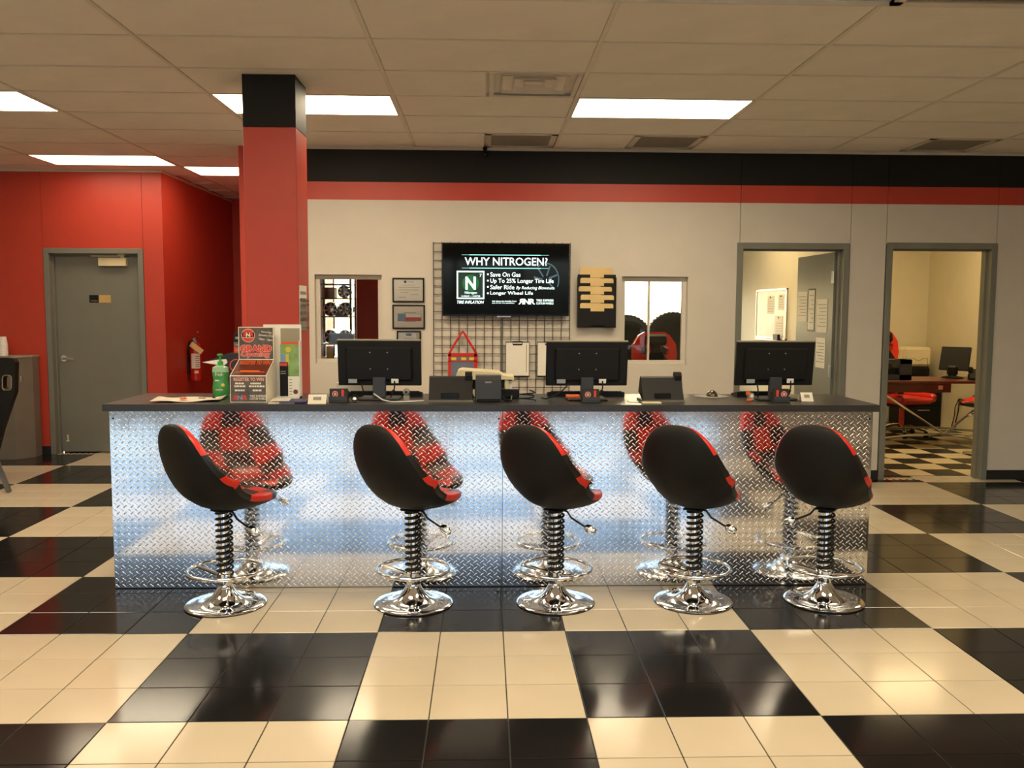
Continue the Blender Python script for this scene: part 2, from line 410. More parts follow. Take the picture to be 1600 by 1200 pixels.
def window(n, R, mull=None):
    x0, x1, z0, z1 = R; t = thing('window_%d' % n, None, None, (x0, YB, z0), kind='structure')
    w_, h_ = x1-x0, z1-z0; y0, y1 = .055, .10; f = .04
    MB().box(0, y0, 0, w_, y1, f, b=.004).box(0, y0, h_-f, w_, y1, h_, b=.004).box(0, y0, f, f, y1, h_-f, b=.004).box(w_-f, y0, f, w_, y1, h_-f, b=.004).build('window_frame', m_white, t)
    if mull: MB().box(mull-.008, y0-.003, f, mull+.008, y1, h_-f, b=.003).build('mullion', m_white, t)
    MB().box(f, .075, f, w_-f, .079, h_-f).build('pane', m_glass, t)
window(1, W1); window(2, W2, .262)
def doorframe(n, x0, x1, z1, y, depth=.16, wood=m_grey):
    t = thing('trim_%d' % n, None, None, (x0, y, 0), kind='structure'); w_ = x1-x0; f = .055
    for a, b in ((0, f), (w_-f, w_)):
        MB().box(a, -.012, 0, b, depth, z1, b=.003).build('jamb', wood, t)
        s = a+f if a == 0 else a-.015
        MB().box(s, .06, 0, s+.015, .10, z1-f).build('door_stop', wood, t)
    MB().box(f, -.012, z1-f, w_-f, depth, z1, b=.003).build('head', wood, t)
    MB().box(f, .06, z1-f-.015, w_-f, .10, z1-f).build('door_stop', wood, t)
    return t
doorframe(2, *D1, YB); doorframe(3, *D2, YB)
# ---- red walls
DR = (-4.722, -3.690, 2.187)
wl = thing('wall_left', None, None, (0, 0, 0), kind='structure')
MB().box(XL, YR, 0, -4.729-g, YR+.12, H+.02).build('wall_panel', m_red, wl)
MB().box(-4.729+g, YR, 2.17, -3.687-g, YR+.12, H+.02).build('wall_panel', m_red, wl)
MB().box(-3.687+g, YR, 0, XR, YR+.12, H+.02).build('wall_panel', m_red, wl)
MB().box(XR-.12, YR+.12, 0, XR, 7.95, H+.02).build('wall_corridor', m_red, kind='structure')
MB().box(XR, 7.83, 0, -2.15, 7.95, H+.02).build('wall_corridor_end', m_red, kind='structure')
MB().box(-2.27, YB, 0, -2.15, 7.95, H+.02).build('wall_corridor_right', m_red, kind='structure')
MB().box(XL, YR-.02, H-.022, XR+.02, YR, H).box(XR, YR, H-.022, XR+.02, 7.83, H).build('trim_5', m_angle, kind='structure')
MB().box(XL, YR-.008, 0, DR[0], YR, .09).box(DR[1], YR-.008, 0, XR+.008, YR, .09).box(XR, YR, 0, XR+.008, 7.83, .09).build('baseboard_left', m_base, kind='structure')
doorframe(4, *DR, YR)
MB().box(DR[0]+.03, YR+.22, 0, DR[1]-.03, YR+.25, 2.2).build('wall_closet', m_void, kind='structure')
d = thing('door_1', None, None, (DR[0]+.058, YR+.115, 0), kind='structure'); dw = DR[1]-DR[0]-.116
MB().box(0, -.012, .012, dw, .032, 2.12, b=.002).build('door_leaf', m_grey, d)
p = aty(100, 560, YR+.09)
lx, lz = p.x-d.location.x, p.z
hd = MB().cyl((lx, -.012, lz), (lx, -.03, lz), .034, n=20).cyl((lx, -.03, lz), (lx, -.055, lz), .012).build('lever_rose', m_chrome, d)
MB().tube([(lx-.005, -.058, lz), (lx+.03, -.06, lz), (lx+.075, -.06, lz-.003), (lx+.12, -.055, lz-.004)], [.011, .010, .008, .006], 10).build('lever_handle', m_chrome, hd)
c0 = aty(154, 402.5, YR+.06); c1 = aty(198, 416, YR+.06)
cl = MB().box(c0.x-d.location.x, -.075, c1.z, c1.x-d.location.x, -.012, c0.z, b=.004).build('door_closer', m_ivory, d)
ax0 = aty(142, 399, YR+.06).x-d.location.x
MB().box(ax0, -.05, c0.z+.012, c1.x-d.location.x-.03, -.035, c0.z+.024).cyl((c1.x-d.location.x-.05, -.042, c0.z), (c1.x-d.location.x-.05, -.042, c0.z+.03), .02).box(c1.x-d.location.x-.09, -.06, c0.z+.018, c1.x-d.location.x-.02, -.03, c0.z+.048, b=.003).build('closer_arm', m_ivory, cl)
s0 = aty(138, 461, YR+.08); s1 = aty(172, 473, YR+.08); sm = aty(153, 467, YR+.08)
X = d.location.x
MB().box(s0.x-X, -.016, s1.z, sm.x-X, -.012, s0.z).build('door_sign', m_blackg, d)
MB().box(sm.x-X, -.015, s1.z, s1.x-X, -.012, s0.z).build('sign_slider', mat('brass_plate', '#d8b878', .3, .3), d)
ls = MB(); letters(ls, 'WOMEN', (s0.x-X, -.016, s1.z), UX, UZ, .015, (sm.x-s0.x)-.012, .012, .026); ls.build('lettering', m_print, d)
k0 = aty(103, 688, YR+.05)
MB().tube([(k0.x-X, -.012, k0.z+.05), (k0.x-X, -.02, k0.z+.045), (k0.x-X+.006, -.026, k0.z)], .006, 8).box(k0.x-X-.012, -.035, k0.z-.02, k0.x-X+.018, -.012, k0.z-.004, b=.003).build('kick_stop', m_ivory, d)
# ---- outer walls of the room: sides and the shop front with its windows behind the camera
MB().box(XL-.15, YF, 0, XL, YR+.12, H+.02).build('wall_side_left', m_white, kind='structure')
MB().box(XE, YF, 0, XE+.15, 8.9, H+.02).build('wall_side_right', m_white, kind='structure')
MB().box(XL-.15, YF-.15, 0, XE+.15, YF, .22).box(XL-.15, YF-.15, 2.72, XE+.15, YF, H+.02).box(XL-.15, YF-.15, .22, XL+.5, YF, 2.72).box(3.7, YF-.15, .22, XE+.15, YF, 2.72).build('wall_front', m_white, kind='structure')
x = XL+.5; n = 7; ww = (3.7-x)/n
for k in range(n):
    t = thing('window_%d_offscreen' % (k+3), None, None, (x+k*ww, YF-.1, .22), kind='structure')
    MB().box(0, 0, 0, .05, .08, 2.5).box(ww-.05, 0, 0, ww, .08, 2.5).box(.05, 0, 0, ww-.05, .08, .05).box(.05, 0, 2.45, ww-.05, .08, 2.5).build('window_frame', m_dkgrey, t)
    MB().box(.05, .035, .05, ww-.05, .041, 2.45).build('pane', m_tint, t)
MB().box(XL-.15, YF-2.4, 3.0, XE+.15, YF-.15, 3.15).build('added_shade_canopy', m_white, kind='structure')  # unseen canopy, added outside to cut the daylight entering the shop windows
MB().box(-60, -60, -.14, 60, 60, -.121).build('ground', m_outdoor, kind='structure')
# ---- offices behind the back wall
YO = 8.6; PX = 3.40
MB().box(-2.15, YB+WA, H+.02, 3.4, YO, H+.1).build('ceiling_office', m_ceil, kind='structure')
m = MB()      # far wall of the left office, with an outside window
for (x0, x1, z0, z1) in ((0.05, 1.25, 0, H), (1.25, 3.1, 0, .75), (1.25, 3.1, 2.02, H), (3.1, XE, 0, H)): m.box(x0, YO, z0, x1, YO+.15, z1)
m.build('wall_office_back', m_cream, kind='structure')
t = thing('window_12', None, None, (1.25, YO, .75), kind='structure')
MB().box(0, .02, 0, 1.85, .1, .04).box(0, .02, 1.23, 1.85, .1, 1.27).box(0, .02, 0, .04, .1, 1.27).box(1.81, .02, 0, 1.85, .1, 1.27).build('window_frame', m_cream, t)
MB().box(.04, .055, .04, 1.81, .06, 1.23).build('pane', m_glass, t)
MB().box(PX, YB+WA, 0, PX+.1, YO, H+.02).build('wall_office_partition', m_cream, kind='structure')
MB().box(-.05, YB+WA, 0, .05, YO+.15, H+.02).build('wall_store_partition', m_cream, kind='structure')
m = MB()
for (x0, x1, z0, z1) in ((-2.15, -2.1, 0, H), (-2.1, -1.35, 0, .75), (-2.1, -1.35, 2.15, H), (-1.35, -.05, 0, H)): m.box(x0, 6.75, z0, x1, 6.87, z1)
m.build('wall_store_back', m_cream, kind='structure')
t = thing('window_13', None, None, (-2.1, 6.75, .75), kind='structure')
MB().box(0, .02, 0, .75, .1, .04).box(0, .02, 1.36, .75, .1, 1.4).box(0, .02, 0, .04, .1, 1.4).box(.71, .02, 0, .75, .1, 1.4).build('window_frame', m_cream, t)
MB().box(.04, .055, .04, .71, .06, 1.36).build('pane', m_glass, t)
xw = aty(557, 480, 5.2).x
MB().box(xw, 5.2, 0, -.05, 5.3, H).build('wall_store_red', m_red, kind='structure')
MB().box(PX+.1, 7.9, 0, 6.1, 8.0, H+.02).build('wall_far_office_back', m_cream, kind='structure')
MB().box(6.09, YB+WA, 0, 6.19, 7.9, H+.02).build('wall_far_office_right', m_cream, kind='structure')
troffer(1.6, 5.6, 'lit ceiling panel inside the office with the whiteboard', m_lampw, H-.01, 'office ceiling lights')
troffer(4.2, 5.4, 'lit ceiling panel inside the office with the cherry desk', m_lampw, H-.01, 'office ceiling lights')
# open door of the office with the whiteboard
d = thing('door_2', None, None, (3.165, YB+.125, 0), math.radians(91), kind='structure')
MB().box(0, -.022, .012, .90, .022, 2.11, b=.002).build('door_leaf', m_grey, d)
for z in (.25, 1.0, 1.88): MB().box(-.004, .018, z-.055, .045, .026, z+.055).cyl((-.004, .026, z-.055), (-.004, .026, z+.055), .008).build('hinge', m_brush, d)
for (u0, u1, z0, z1, c) in ((.62, .86, 1.46, 1.76, 0), (.43, .58, 1.38, 1.77, 1), (.12, .36, 1.36, 1.68, 0), (.14, .36, 1.02, 1.31, 0)):
    q = MB().box(u0, .022, z0, u1, .025, z1); o = q.build('notice', m_paper, d)
    if c: MB().box(u0-.015, .022, z0-.015, u1+.015, .0235, z1+.015).build('notice_frame', m_blackp, d)
    l = MB()
    for k in range(7): zz = z1-.05-k*(z1-z0-.08)/7; l.box(u0+.02, .025, zz-.006, u1-.02-.03*(k % 3), .0255, zz)
    l.build('print', m_print, o)

# ================================================================== LARGE THINGS
# ---- column
t = thing('column', 'square red column with a charcoal band at the ceiling', 'column', (-1.42, 1.548, 0))
MB().box(-.162, -.163, 0, .162, .163, 2.681, b=.003).build('shaft', m_red, t)
MB().box(-.162, -.163, 2.681, .162, .163, H+.004, b=.003).build('top_band', m_black_paint, t)
MB().box(-.168, -.169, 0, .168, .169, .09).build('base_strip', m_base, t)
# ---- counter
CZ = 1.045; CF = .69; CB = 1.26; C0, C1 = -2.158, 2.106
t = thing('reception_counter', 'long service counter faced with shiny diamond plate', 'counter', (0, CF, 0))
MB().box(C0+.002, .006, 0, C1-.002, CB-CF-.03, CZ-.040).build('body', m_laminate, t)
seam = aty(785, 780, CF).x
def treads(x0, x1, z0, z1):
    P, Q = .0381, .0362; base = []
    for k in range(8):
        a = 2*PI*k/8+PI/8; base.append((math.copysign(abs(math.cos(a))**.9, math.cos(a))*.0150, math.sin(a)*.0040))
    mb = MB(); V = mb.v; Fc = mb.f
    j = 0; z = z0+.012
    while z < z1-.010:
        ang = math.radians(42 if j % 2 else -42); c, s = math.cos(ang), math.sin(ang)
        x = x0+.014+(P/2 if j % 2 else 0)
        while x < x1-.012:
            k = len(V)
            for (a, b) in base: V.append((x+a*c-b*s, 0, z+a*s+b*c))
            for (a, b) in base: V.append((x+(a*c-b*s)*.84, -.0011, z+(a*s+b*c)*.84))
            for (a, b) in base: V.append((x+(a*c-b*s*.8)*.6, -.0014, z+(a*s+b*c*.8)*.6))
            for q in (0, 8):
                for i in range(8): Fc.append((k+q+i, k+q+(i+1) % 8, k+q+8+(i+1) % 8, k+q+8+i))
            Fc.append(tuple(k+16+i for i in range(8)))
            x += P
        z += Q/2; j += 1
    mb.mi = [0]*len(Fc); return mb
for (x0, x1) in ((C0, seam-.0015), (seam+.0015, C1)):
    pl = MB().box(x0, 0, .004, x1, .006, CZ-.038, b=.0008).build('diamond_plate', m_plate, t)
    treads(x0, x1, .004, CZ-.038).build('tread_bars', m_tread, pl, kind='stuff', recalc=True, ang=60)
    for (sx, sz) in ((x0+.02, .03), (x1-.02, .03), (x0+.02, .96), (x1-.02, .96)):
        MB().lathe([(0, -.003), (.004, -.0025), (.006, 0), (0, 0)], 10, (sx, 0, sz), axis='y').build('screw', m_blackp, pl)
MB().box(C0-.012, .628, CZ-.038, C1+.012, CB, CZ, b=.003).build('countertop', m_laminate, label='charcoal laminate top running the length of the diamond plate counter', cat='countertop')

# ---- bar stools
def interp(tab, x):
    for (a, b), (c, d_) in zip(tab, tab[1:]):
        if x <= c:
            u = (x-a)/(c-a); return tuple(p+(q-p)*u for p, q in zip(b, d_))
    return tab[-1][1]
KEYS = [(a*(1.0 if a < 0 else 1.07), b*1.13) for a, b in [(-.268, .435), (-.272, .375), (-.262, .29), (-.235, .20), (-.185, .12), (-.10, .062), (.0, .040), (.10, .040), (.19, .052), (.262, .055)]]
def catmull(P, u):
    n = len(P)-1; x = min(max(u*n, 0), n-1e-6); i = int(x); f = x-i
    p = [P[max(i-1, 0)], P[i], P[i+1], P[min(i+2, n)]]
    return tuple(.5*((2*p[1][k])+(-p[0][k]+p[2][k])*f+(2*p[0][k]-5*p[1][k]+4*p[2][k]-p[3][k])*f*f+(-p[0][k]+3*p[1][k]-3*p[2][k]+p[3][k])*f**3) for k in range(2))
def seat_pt(s, t, h):
    y, z = catmull(KEYS, s); y2, z2 = catmull(KEYS, min(s+.004, 1)); y1, z1 = catmull(KEYS, max(s-.004, 0))
    ty, tz = y2-y1, z2-z1; L = math.hypot(ty, tz); ny, nz = -tz/L, ty/L      # normal to the inside (front / up)
    q = abs(2*s-1)
    e0 = (1-abs(1-s/.42)**2.3)**.5 if s < .42 else 1
    e1 = (1-abs((s-.62)/.38)**2.6)**.5 if s > .62 else 1
    Wd = (.252*(1-.12*max(0, .35-s)/.35))*max(0, min(e0, e1))+.003
    if s > .5: Wd *= 1-.17*min(1, (s-.5)/.5)
    Tk = .030*max(0, 1-q**9)**.5+.001
    curl = interp([(0, (.015,)), (.25, (.06,)), (.5, (.115,)), (.7, (.06,)), (1, (.012,))], s)[0]
    c = curl*1.1*abs(t)**2.2*(Wd/.25)
    return (Wd*t*(1-.05*abs(t)), y+ny*(c+Tk*h), z+nz*(c+Tk*h))
def sup(phi, e=.42):
    c, s = math.cos(phi), math.sin(phi); return math.copysign(abs(c)**e, c), math.copysign(abs(s)**.75, s)
rad = math.radians
COLS = [[-28, -14, 0, 12, 25, 40, 58, 72, 80, 84.5], [84.5, 87.5, 90, 92.5, 95.5], [95.5, 100, 108, 122, 140, 155, 168, 180, 194, 208]]
ROWS = [0, .20, .36, .52, .68, .87, 1.0]
ss = lambda a, b, n: [a+(b-a)*k/n for k in range(n+1)]
def sp(s): return .0015+.997*s
seat_meshes = []
for i in range(6):
    for j in range(3):
        mb = MB(); srow = ss(ROWS[i], ROWS[i+1], 7)
        if i == 0: srow = [.2*(k/9)**1.8 for k in range(10)]
        if i == 5: srow = [1-.13*(1-k/9)**1.8 for k in range(10)]
        mb.grid([[seat_pt(sp(s), *sup(rad(a))) for a in COLS[j]] for s in srow])
        red = (i+j) % 2 == 0
        seat_meshes.append(mb.mesh('cushion_panel', m_redv if red else m_fabric2, ang=80))
sl = [.5*(1-math.cos(PI*k/34)) for k in range(35)]
shell_mesh = MB().grid([[seat_pt(sp(s), *sup(rad(a))) for a in (208, 215, 225, 240, 255, 264, 268, 270, 272, 276, 285, 300, 315, 325, 332)] for s in sl]).mesh('shell', m_fabric, ang=80)
for me in seat_meshes+[shell_mesh]:
    bm = bmesh.new(); bm.from_mesh(me); bmesh.ops.remove_doubles(bm, verts=bm.verts, dist=1e-5)
    for f in list(bm.faces):
        if f.calc_area() < 1e-9: bm.faces.remove(f)
    bm.to_mesh(me); bm.free()
SZ = .497      # height of the bowl's underside
def fix_normals(me, sign):
    c = Vector((0, .0, .22)); flip = 0
    for p in me.polygons: flip += (p.normal.dot(c-p.center) > 0)*p.area-(p.normal.dot(c-p.center) <= 0)*p.area
    if (flip > 0) != (sign > 0): me.flip_normals()
for me in seat_meshes: fix_normals(me, 1)
fix_normals(shell_mesh, -1)
def coil(z0, z1, turns, R):
    n = turns*18; return [(R*math.cos(2*PI*turns*k/n), R*math.sin(2*PI*turns*k/n), z0+(z1-z0)*k/n) for k in range(n+1)]
col_m = MB().lathe([(.0, .10), (.034, .10), (.034, .17), (.028, .175), (.028, .515), (0, .515)], 24).mesh('column', m_chrome)
coil_m = MB().tube(coil(.165, .505, 11, .040), .0062, 8).mesh('spring', m_blackp)
pr = [(0, 0), (.200, 0), (.209, .003), (.210, .007), (.205, .011)]
for k in range(15): u = k/14; pr.append((.198-.150*u**.55-.012*u, .014+.092*u**2.1))
pr += [(.036, .112), (.036, .125), (0, .125)]
base_m = MB().lathe(pr, 48).mesh('base', m_chrome, ang=50)
pad_m = MB().lathe([(.0, -.0), (.19, 0), (.207, .0), (.211, .003), (.2105, .0055), (.0, .0055)], 48).mesh('base_pad', m_blackp)
ring_m = MB().tube([(.19*math.cos(2*PI*k/48), .19*math.sin(2*PI*k/48), .19) for k in range(48)], .0095, 10, True).mesh('foot_ring', m_chrome, ang=80)
spoke = MB()
for a in (200, 340): 
    c, s_ = math.cos(rad(a)), math.sin(rad(a)); spoke.tube([(.03*c, .03*s_, .155), (.11*c, .11*s_, .175), (.188*c, .188*s_, .19)], [.011, .010, .009], 8)
spoke.lathe([(.03, .135), (.042, .138), (.042, .172), (.03, .175)], 20)
spoke_m = spoke.mesh('ring_bracket', m_chrome)
plate_m = MB().box(-.05, -.05, .505, .05, .05, .516, b=.003).mesh('swivel_plate', m_blackp)
lev_m = MB().tube([(.02, 0, .508), (.06, 0, .503), (.085, 0, .47), (.15, 0, .435), (.175, 0, .425)], .0055, 8).mesh('lever', m_blackp)
knob_m = MB().lathe([(0, -.036), (.013, -.033), (.021, -.018), (.024, 0), (.021, .016), (.013, .028), (0, .028)], 18).mesh('lever_knob', m_chrome)
def make_stool():
    t = thing('bar_stool', 'x', 'bar stool', (0, 0, 0), 0, 'racing bar stools')
    link('base', base_m, t); link('base_pad', pad_m, t); link('column', col_m, t); link('spring', coil_m, t)
    link('foot_ring', ring_m, t); link('ring_bracket', spoke_m, t); link('swivel_plate', plate_m, t)
    link('shell', shell_mesh, t, (0, 0, SZ+.002))
    for me in seat_meshes: link('cushion_panel', me, t, (0, 0, SZ+.002))
    lv = link('lever', lev_m, t, (0, 0, 0), (0, 0, 0)); link('lever_knob', knob_m, lv, (.188, 0, .419), (0, rad(-65), 0))
    return t
proto = make_stool()
ST = [(353, -41, 24, 'racing bar stool before the counter, below the grand opening box'), (646, -40, 22, 'racing bar stool before the counter, below the cabled monitor beside the column'),
      (868, -39, 24, 'middle racing bar stool before the counter, just past the plate seam'), (1083, -37, 24, 'racing bar stool before the counter, below the phone beside the computer mouse'),
      (1287, -39, 208, 'racing bar stool at the counter end by the open offices, lever pointing the other way')]
for i, (px, a, la, lb) in enumerate(ST):
    t = proto if i == 0 else copy_tree(proto)
    t.location = (aty(px, 938, .418).x, .418, 0); t.rotation_euler = (0, 0, rad(a)); t['label'] = lb
    for ch in t.children:
        if ch.name.startswith('lever'): ch.rotation_euler = (0, 0, rad(-a-la))

# ================================================================== WALL THINGS
# ---- gridwall panels
GW = .0762
hw = {}
for n, (x0, nx, lb) in enumerate(((-.553, 8, 'black wire grid panel holding the red strap bag'), (.069, 8, 'black wire grid panel holding the white clipboards'))):
    t = thing('wire_grid_panel', lb, 'wire grid', (x0, YB-.012, .62), 0, 'wire grid panels behind the screen')
    hgt = 1.548; wd = nx*GW
    vm = MB().box(-.0028, -.0028, 0, .0028, .0028, hgt).mesh('wire', m_wire); hm = MB().box(0, -.0075, -.0024, wd, -.0028, .0024).mesh('wire', m_wire)
    for k in range(nx+1): link('wire', vm, t, (k*GW, 0, 0))
    for k in range(21): link('wire', hm, t, (0, 0, .012+k*GW))
# ---- screen
YT = 3.69
a, b = aty(691, 379, YT), aty(890, 382, YT); zb = aty(691, 493.5, YT).z
tw, thh = b.x-a.x, a.z-zb
t = thing('television', 'wall screen showing white and green nitrogen text', 'screen', (a.x, YT, zb))
MB().box(0, .0, 0, tw, .045, thh, b=.004).build('housing', m_blackg, t)
sc = MB().box(.008, -.001, .014, tw-.008, .002, thh-.008).build('display', m_screen, t)
MB().box(tw*.2, .045, .15, tw*.8, YB-.032-YT, thh-.15).build('bracket', m_blackp, t)
MB().box(tw*.43, .0, -.012, tw*.54, .02, 0, b=.003).build('logo_bar', mat('lilac_led', '#a9a2c0', .3), t)
def su(px): return (px-10)/1500*tw
def sv(py): return thh-(py-42)/858*thh
O = (0, -.0012, 0)
L = MB(); letters(L, 'WHY NITROGEN?', O, UX, UZ, su(275), su(1250), sv(305), sv(212), bold=.012); L.build('lettering', m_led_w, sc)
for k, s in enumerate(('Save On Gas', 'Up To 25% Longer Tire Life', 'Safer Ride', 'Longer Wheel Life')):
    L = MB(); y0 = 435+k*74; x1 = (932, 1325, 860, 1080)[k]
    letters(L, s, O, UX, UZ, su(575), su(x1), sv(y0+(14 if k in (1, 3) and k == 1 else 2)), sv(y0-50), bold=.008); disc(L, O, UX, UZ, su(547), sv(y0-26), .008)
    L.build('lettering', m_led_w, sc)
for s, a0, a1, b0, b1, bo, sh in (('By Reducing Blowouts', 882, 1335, 594, 548, 0, .25), ('Ask about the benefits from', 597, 885, 733, 714, 0, 0), ('one of our tire specialists', 597, 860, 757, 738, 0, 0), ('TIRE EXPRESS', 1120, 1325, 726, 700, .01, 0), ('CUSTOM WHEELS', 1120, 1325, 760, 736, .01, 0), ('TIRE INFLATION', 183, 500, 755, 720, .01, .25)):
    letters(MB(), s, O, UX, UZ, su(a0), su(a1), sv(b0), sv(b1), bold=bo, shear=sh).build('lettering', m_led_w, sc)
L = MB(); letters(L, 'R', O, UX, UZ, su(908), su(970), sv(760), sv(695), bold=.03, mirror=True); letters(L, 'N', O, UX, UZ, su(974), su(1038), sv(760), sv(695), bold=.03); letters(L, 'R', O, UX, UZ, su(1042), su(1106), sv(760), sv(695), bold=.03)
L.build('lettering', m_led_w, sc)
L = MB(); patch(L, O, UX, UZ, su(180), su(505), sv(700), sv(370)); L.build('element_frame', m_led_w, sc)
L = MB(); patch(L, O, UX, UZ, su(196), su(489), sv(684), sv(386), lift=.0006); L.build('element_tile', m_led_d, sc)
L = MB(); disc(L, O, UX, UZ, su(343), sv(515), .075, lift=.0009); L.build('element_glow', m_led_g, sc)
L = MB(); letters(L, 'N', O, UX, UZ, su(282), su(404), sv(590), sv(438), bold=.03, lift=.0012); letters(L, '7', O, UX, UZ, su(448), su(474), sv(440), sv(404), lift=.0012)
letters(L, 'Nitrogen', O, UX, UZ, su(275), su(418), sv(648), sv(610), lift=.0012); letters(L, '14.00643 - 14.00728', O, UX, UZ, su(235), su(455), sv(676), sv(657), lift=.0012); L.build('lettering', m_led_w, sc)
L = MB()
for yy in (183, 337): patch(L, O, UX, UZ, su(330), su(1170), sv(yy+5), sv(yy-5)); patch(L, O, UX, UZ, su(240), su(1265), sv(yy+2), sv(yy-2))
L.build('rule', m_led_c, sc)
L = MB()
cu, cv = su(1230), sv(470)
for k in range(22):
    for r0, r1 in ((.122, .112),):
        a0, a1 = rad(-25+k*7), rad(-25+(k+1)*7)
        L.add([(cu+r*math.cos(q), -.0014, cv+r*1.25*math.sin(q)) for r, q in ((r0, a0), (r0, a1), (r1, a1), (r1, a0))], [(0, 1, 2, 3)])
for q in (70, 20, 130, -40, 170): L.add([(cu+r*math.cos(rad(q+dq)), -.0014, cv+r*1.2*math.sin(rad(q+dq))) for r, dq in ((.03, -8), (.108, -4), (.108, 3), (.03, 14))], [(0, 1, 2, 3)])
L.build('wheel_picture', m_led_s, sc)
# ---- framed certificates
def frame(px0, py0, px1, py1, label, kind):
    a = aty(px0, py0, YB-.01); b = aty(px1, py1, YB-.01); w_, h_ = b.x-a.x, a.z-b.z
    t = thing('picture_frame', label, 'picture frame', (a.x, YB, b.z), 0, 'framed certificates')
    f = .013
    MB().box(0, -.018, 0, w_, -.002, f, b=.002).box(0, -.018, h_-f, w_, -.002, h_, b=.002).box(0, -.018, f, f, -.002, h_-f).box(w_-f, -.018, f, w_, -.002, h_-f).build('frame', m_blackp, t)
    pp = MB().box(f, -.008, f, w_-f, -.002, h_-f).build('certificate', m_paper, t)
    P = (0, -.008, 0); L = MB(); L2 = MB(); L3 = MB()
    if kind == 1:
        disc(L2, P, UX, UZ, w_*.40, h_*.84, .012); letters(L, 'Certificate', P, UX, UZ, w_*.45, w_*.68, h_*.81, h_*.87)
        for k, (u0, u1) in enumerate(((.3, .7), (.18, .85), (.2, .82), (.25, .5), (.55, .8), (.2, .42))): patch(L, P, UX, UZ, w_*u0, w_*u1, h_*(.70-.1*k), h_*(.715-.1*k))
    elif kind == 2:
        patch(L2, P, UX, UZ, w_*.17, w_*.41, h_*.33, h_*.62); patch(L3, P, UX, UZ, w_*.41, w_*.88, h_*.33, h_*.475)
        for zz in (.66, .29): patch(L, P, UX, UZ, w_*.35, w_*.72, h_*zz, h_*(zz+.018))
        for (u0, u1, v0, v1) in ((.16, .89, .62, .63), (.16, .89, .32, .33), (.16, .17, .32, .63), (.88, .89, .32, .63)): patch(L, P, UX, UZ, w_*u0, w_*u1, h_*v0, h_*v1, lift=.0006)
        L3.build('flag_stripe', mat('red_flag_print', '#c8544c', .6), pp)
    else:
        patch(L2, P, UX, UZ, w_*.38, w_*.6, h_*.84, h_*.92); patch(L, P, UX, UZ, w_*.3, w_*.7, h_*.76, h_*.775)
    L.build('print', m_print, pp); L2.build('emblem', m_blue if kind == 2 else m_ink, pp)
    MB().box(f, -.0125, f, w_-f, -.011, h_-f).build('pane', m_pic, t)
frame(613, 434, 663, 472.5, 'framed certificate with a dark emblem, topmost of the three', 1)
frame(613, 476, 664, 514, 'framed certificate with a red and blue flag', 2)
frame(620, 517, 658, 565, 'upright framed certificate, lowest of the three, behind the monitor', 3)
# ---- wall file holder with folders
a = aty(903, 431, YB-.05); b = aty(961.5, 512, YB-.05); w_, h_ = b.x-a.x, a.z-b.z
hx0, hz0 = a.x, b.z
t = thing('file_holder', 'black five pocket file holder hung on the wall', 'file holder', (hx0, YB, hz0))
MB().box(.0, -.012, .0, w_, 0, h_*.985).build('back_panel', m_blackp, t)
lip = [h_*.30+k*h_*.163 for k in range(5)]
for k, z in enumerate(lip):
    yk = -.075+.012*k; zb0 = 0 if k == 0 else z-.05
    c0, c1 = w_*.33, w_*.69
    poly = [(0, zb0), (c0-.01, zb0), (c0, zb0+(.02 if k == 0 else 0)), (c1, zb0+(.02 if k == 0 else 0)), (c1+.01, zb0), (w_, zb0), (w_, z+.035), (c1, z+.035), (c1, z+.008), (c0, z+.008), (c0, z+.035), (0, z+.035)]
    MB().prism(poly, 'y', yk-.006, yk).build('pocket', m_blackp, t)
MB().box(0, -.075, 0, .003, 0, h_*.97).build('side', m_blackp, t)
MB().box(w_-.003, -.075, 0, w_, 0, h_*.97).build('side', m_blackp, t)
LF = ['lowest manila folder', 'second lowest manila folder', 'middle manila folder', 'second highest manila folder', 'topmost manila folder']
for k, z in enumerate(lip):
    top = z+.035+(.046 if k < 4 else .066); yk = -.0735+.012*k; o = (.0, .006, -.012, .004, .0)[k]
    MB().prism([(.02+o, max(.012, z-.06)), (w_-.025+o, max(.012, z-.06)), (w_-.025+o, top-.015), (w_-.035+o, top-.005), (w_*.62, top-.004), (w_*.58, top), (.03+o, top), (.02+o, top-.012)], 'y', yk, yk+.003).build('folder', m_manila, loc=(hx0, YB, hz0), label=LF[k]+' in the black wall file holder', cat='folder', group='folders in the wall holder')
# ---- red strap bag
a = aty(701, 552, YB-.03); b = aty(745, 596, YB-.03); tp = aty(723, 518, YB-.03)
t = thing('strap_bag', 'clear pouch with red trim hung by a red strap on the wire grid', 'bag', (tp.x, YB-.04, tp.z))
w2 = (b.x-a.x)/2; z0, z1 = b.z-.06-tp.z, a.z-tp.z
MB().box(-w2, -.004, z0, w2, .004, z1, b=.002).build('pouch', mat('smoky_vinyl', '#6e7789', .2, coat=.4), t)
MB().box(-w2-.004, -.007, z0, -w2+.022, .005, z1, b=.002).box(w2-.026, -.007, z0, w2+.006, .005, z1, b=.002).box(-w2, -.007, z1-.03, w2, .005, z1+.003, b=.002).box(-w2, -.007, z1-.075, w2, -.003, z1-.066).build('trim', m_redf, t)
MB().tube([(-w2+.005, -.002, z1), (-w2*.5, -.004, z1*.5), (-.012, -.004, -.012), (0, -.004, 0), (.012, -.004, -.012), (w2*.5, -.004, z1*.5), (w2-.005, -.002, z1)], .011, 6).build('strap', m_redf, t)
for u in (-.8, -.1, .45): patch(MB(), (0, -.0075, z1-.06), UX, UZ, w2*u, w2*(u+.35), 0, .024).build('sticker', m_yel, t)
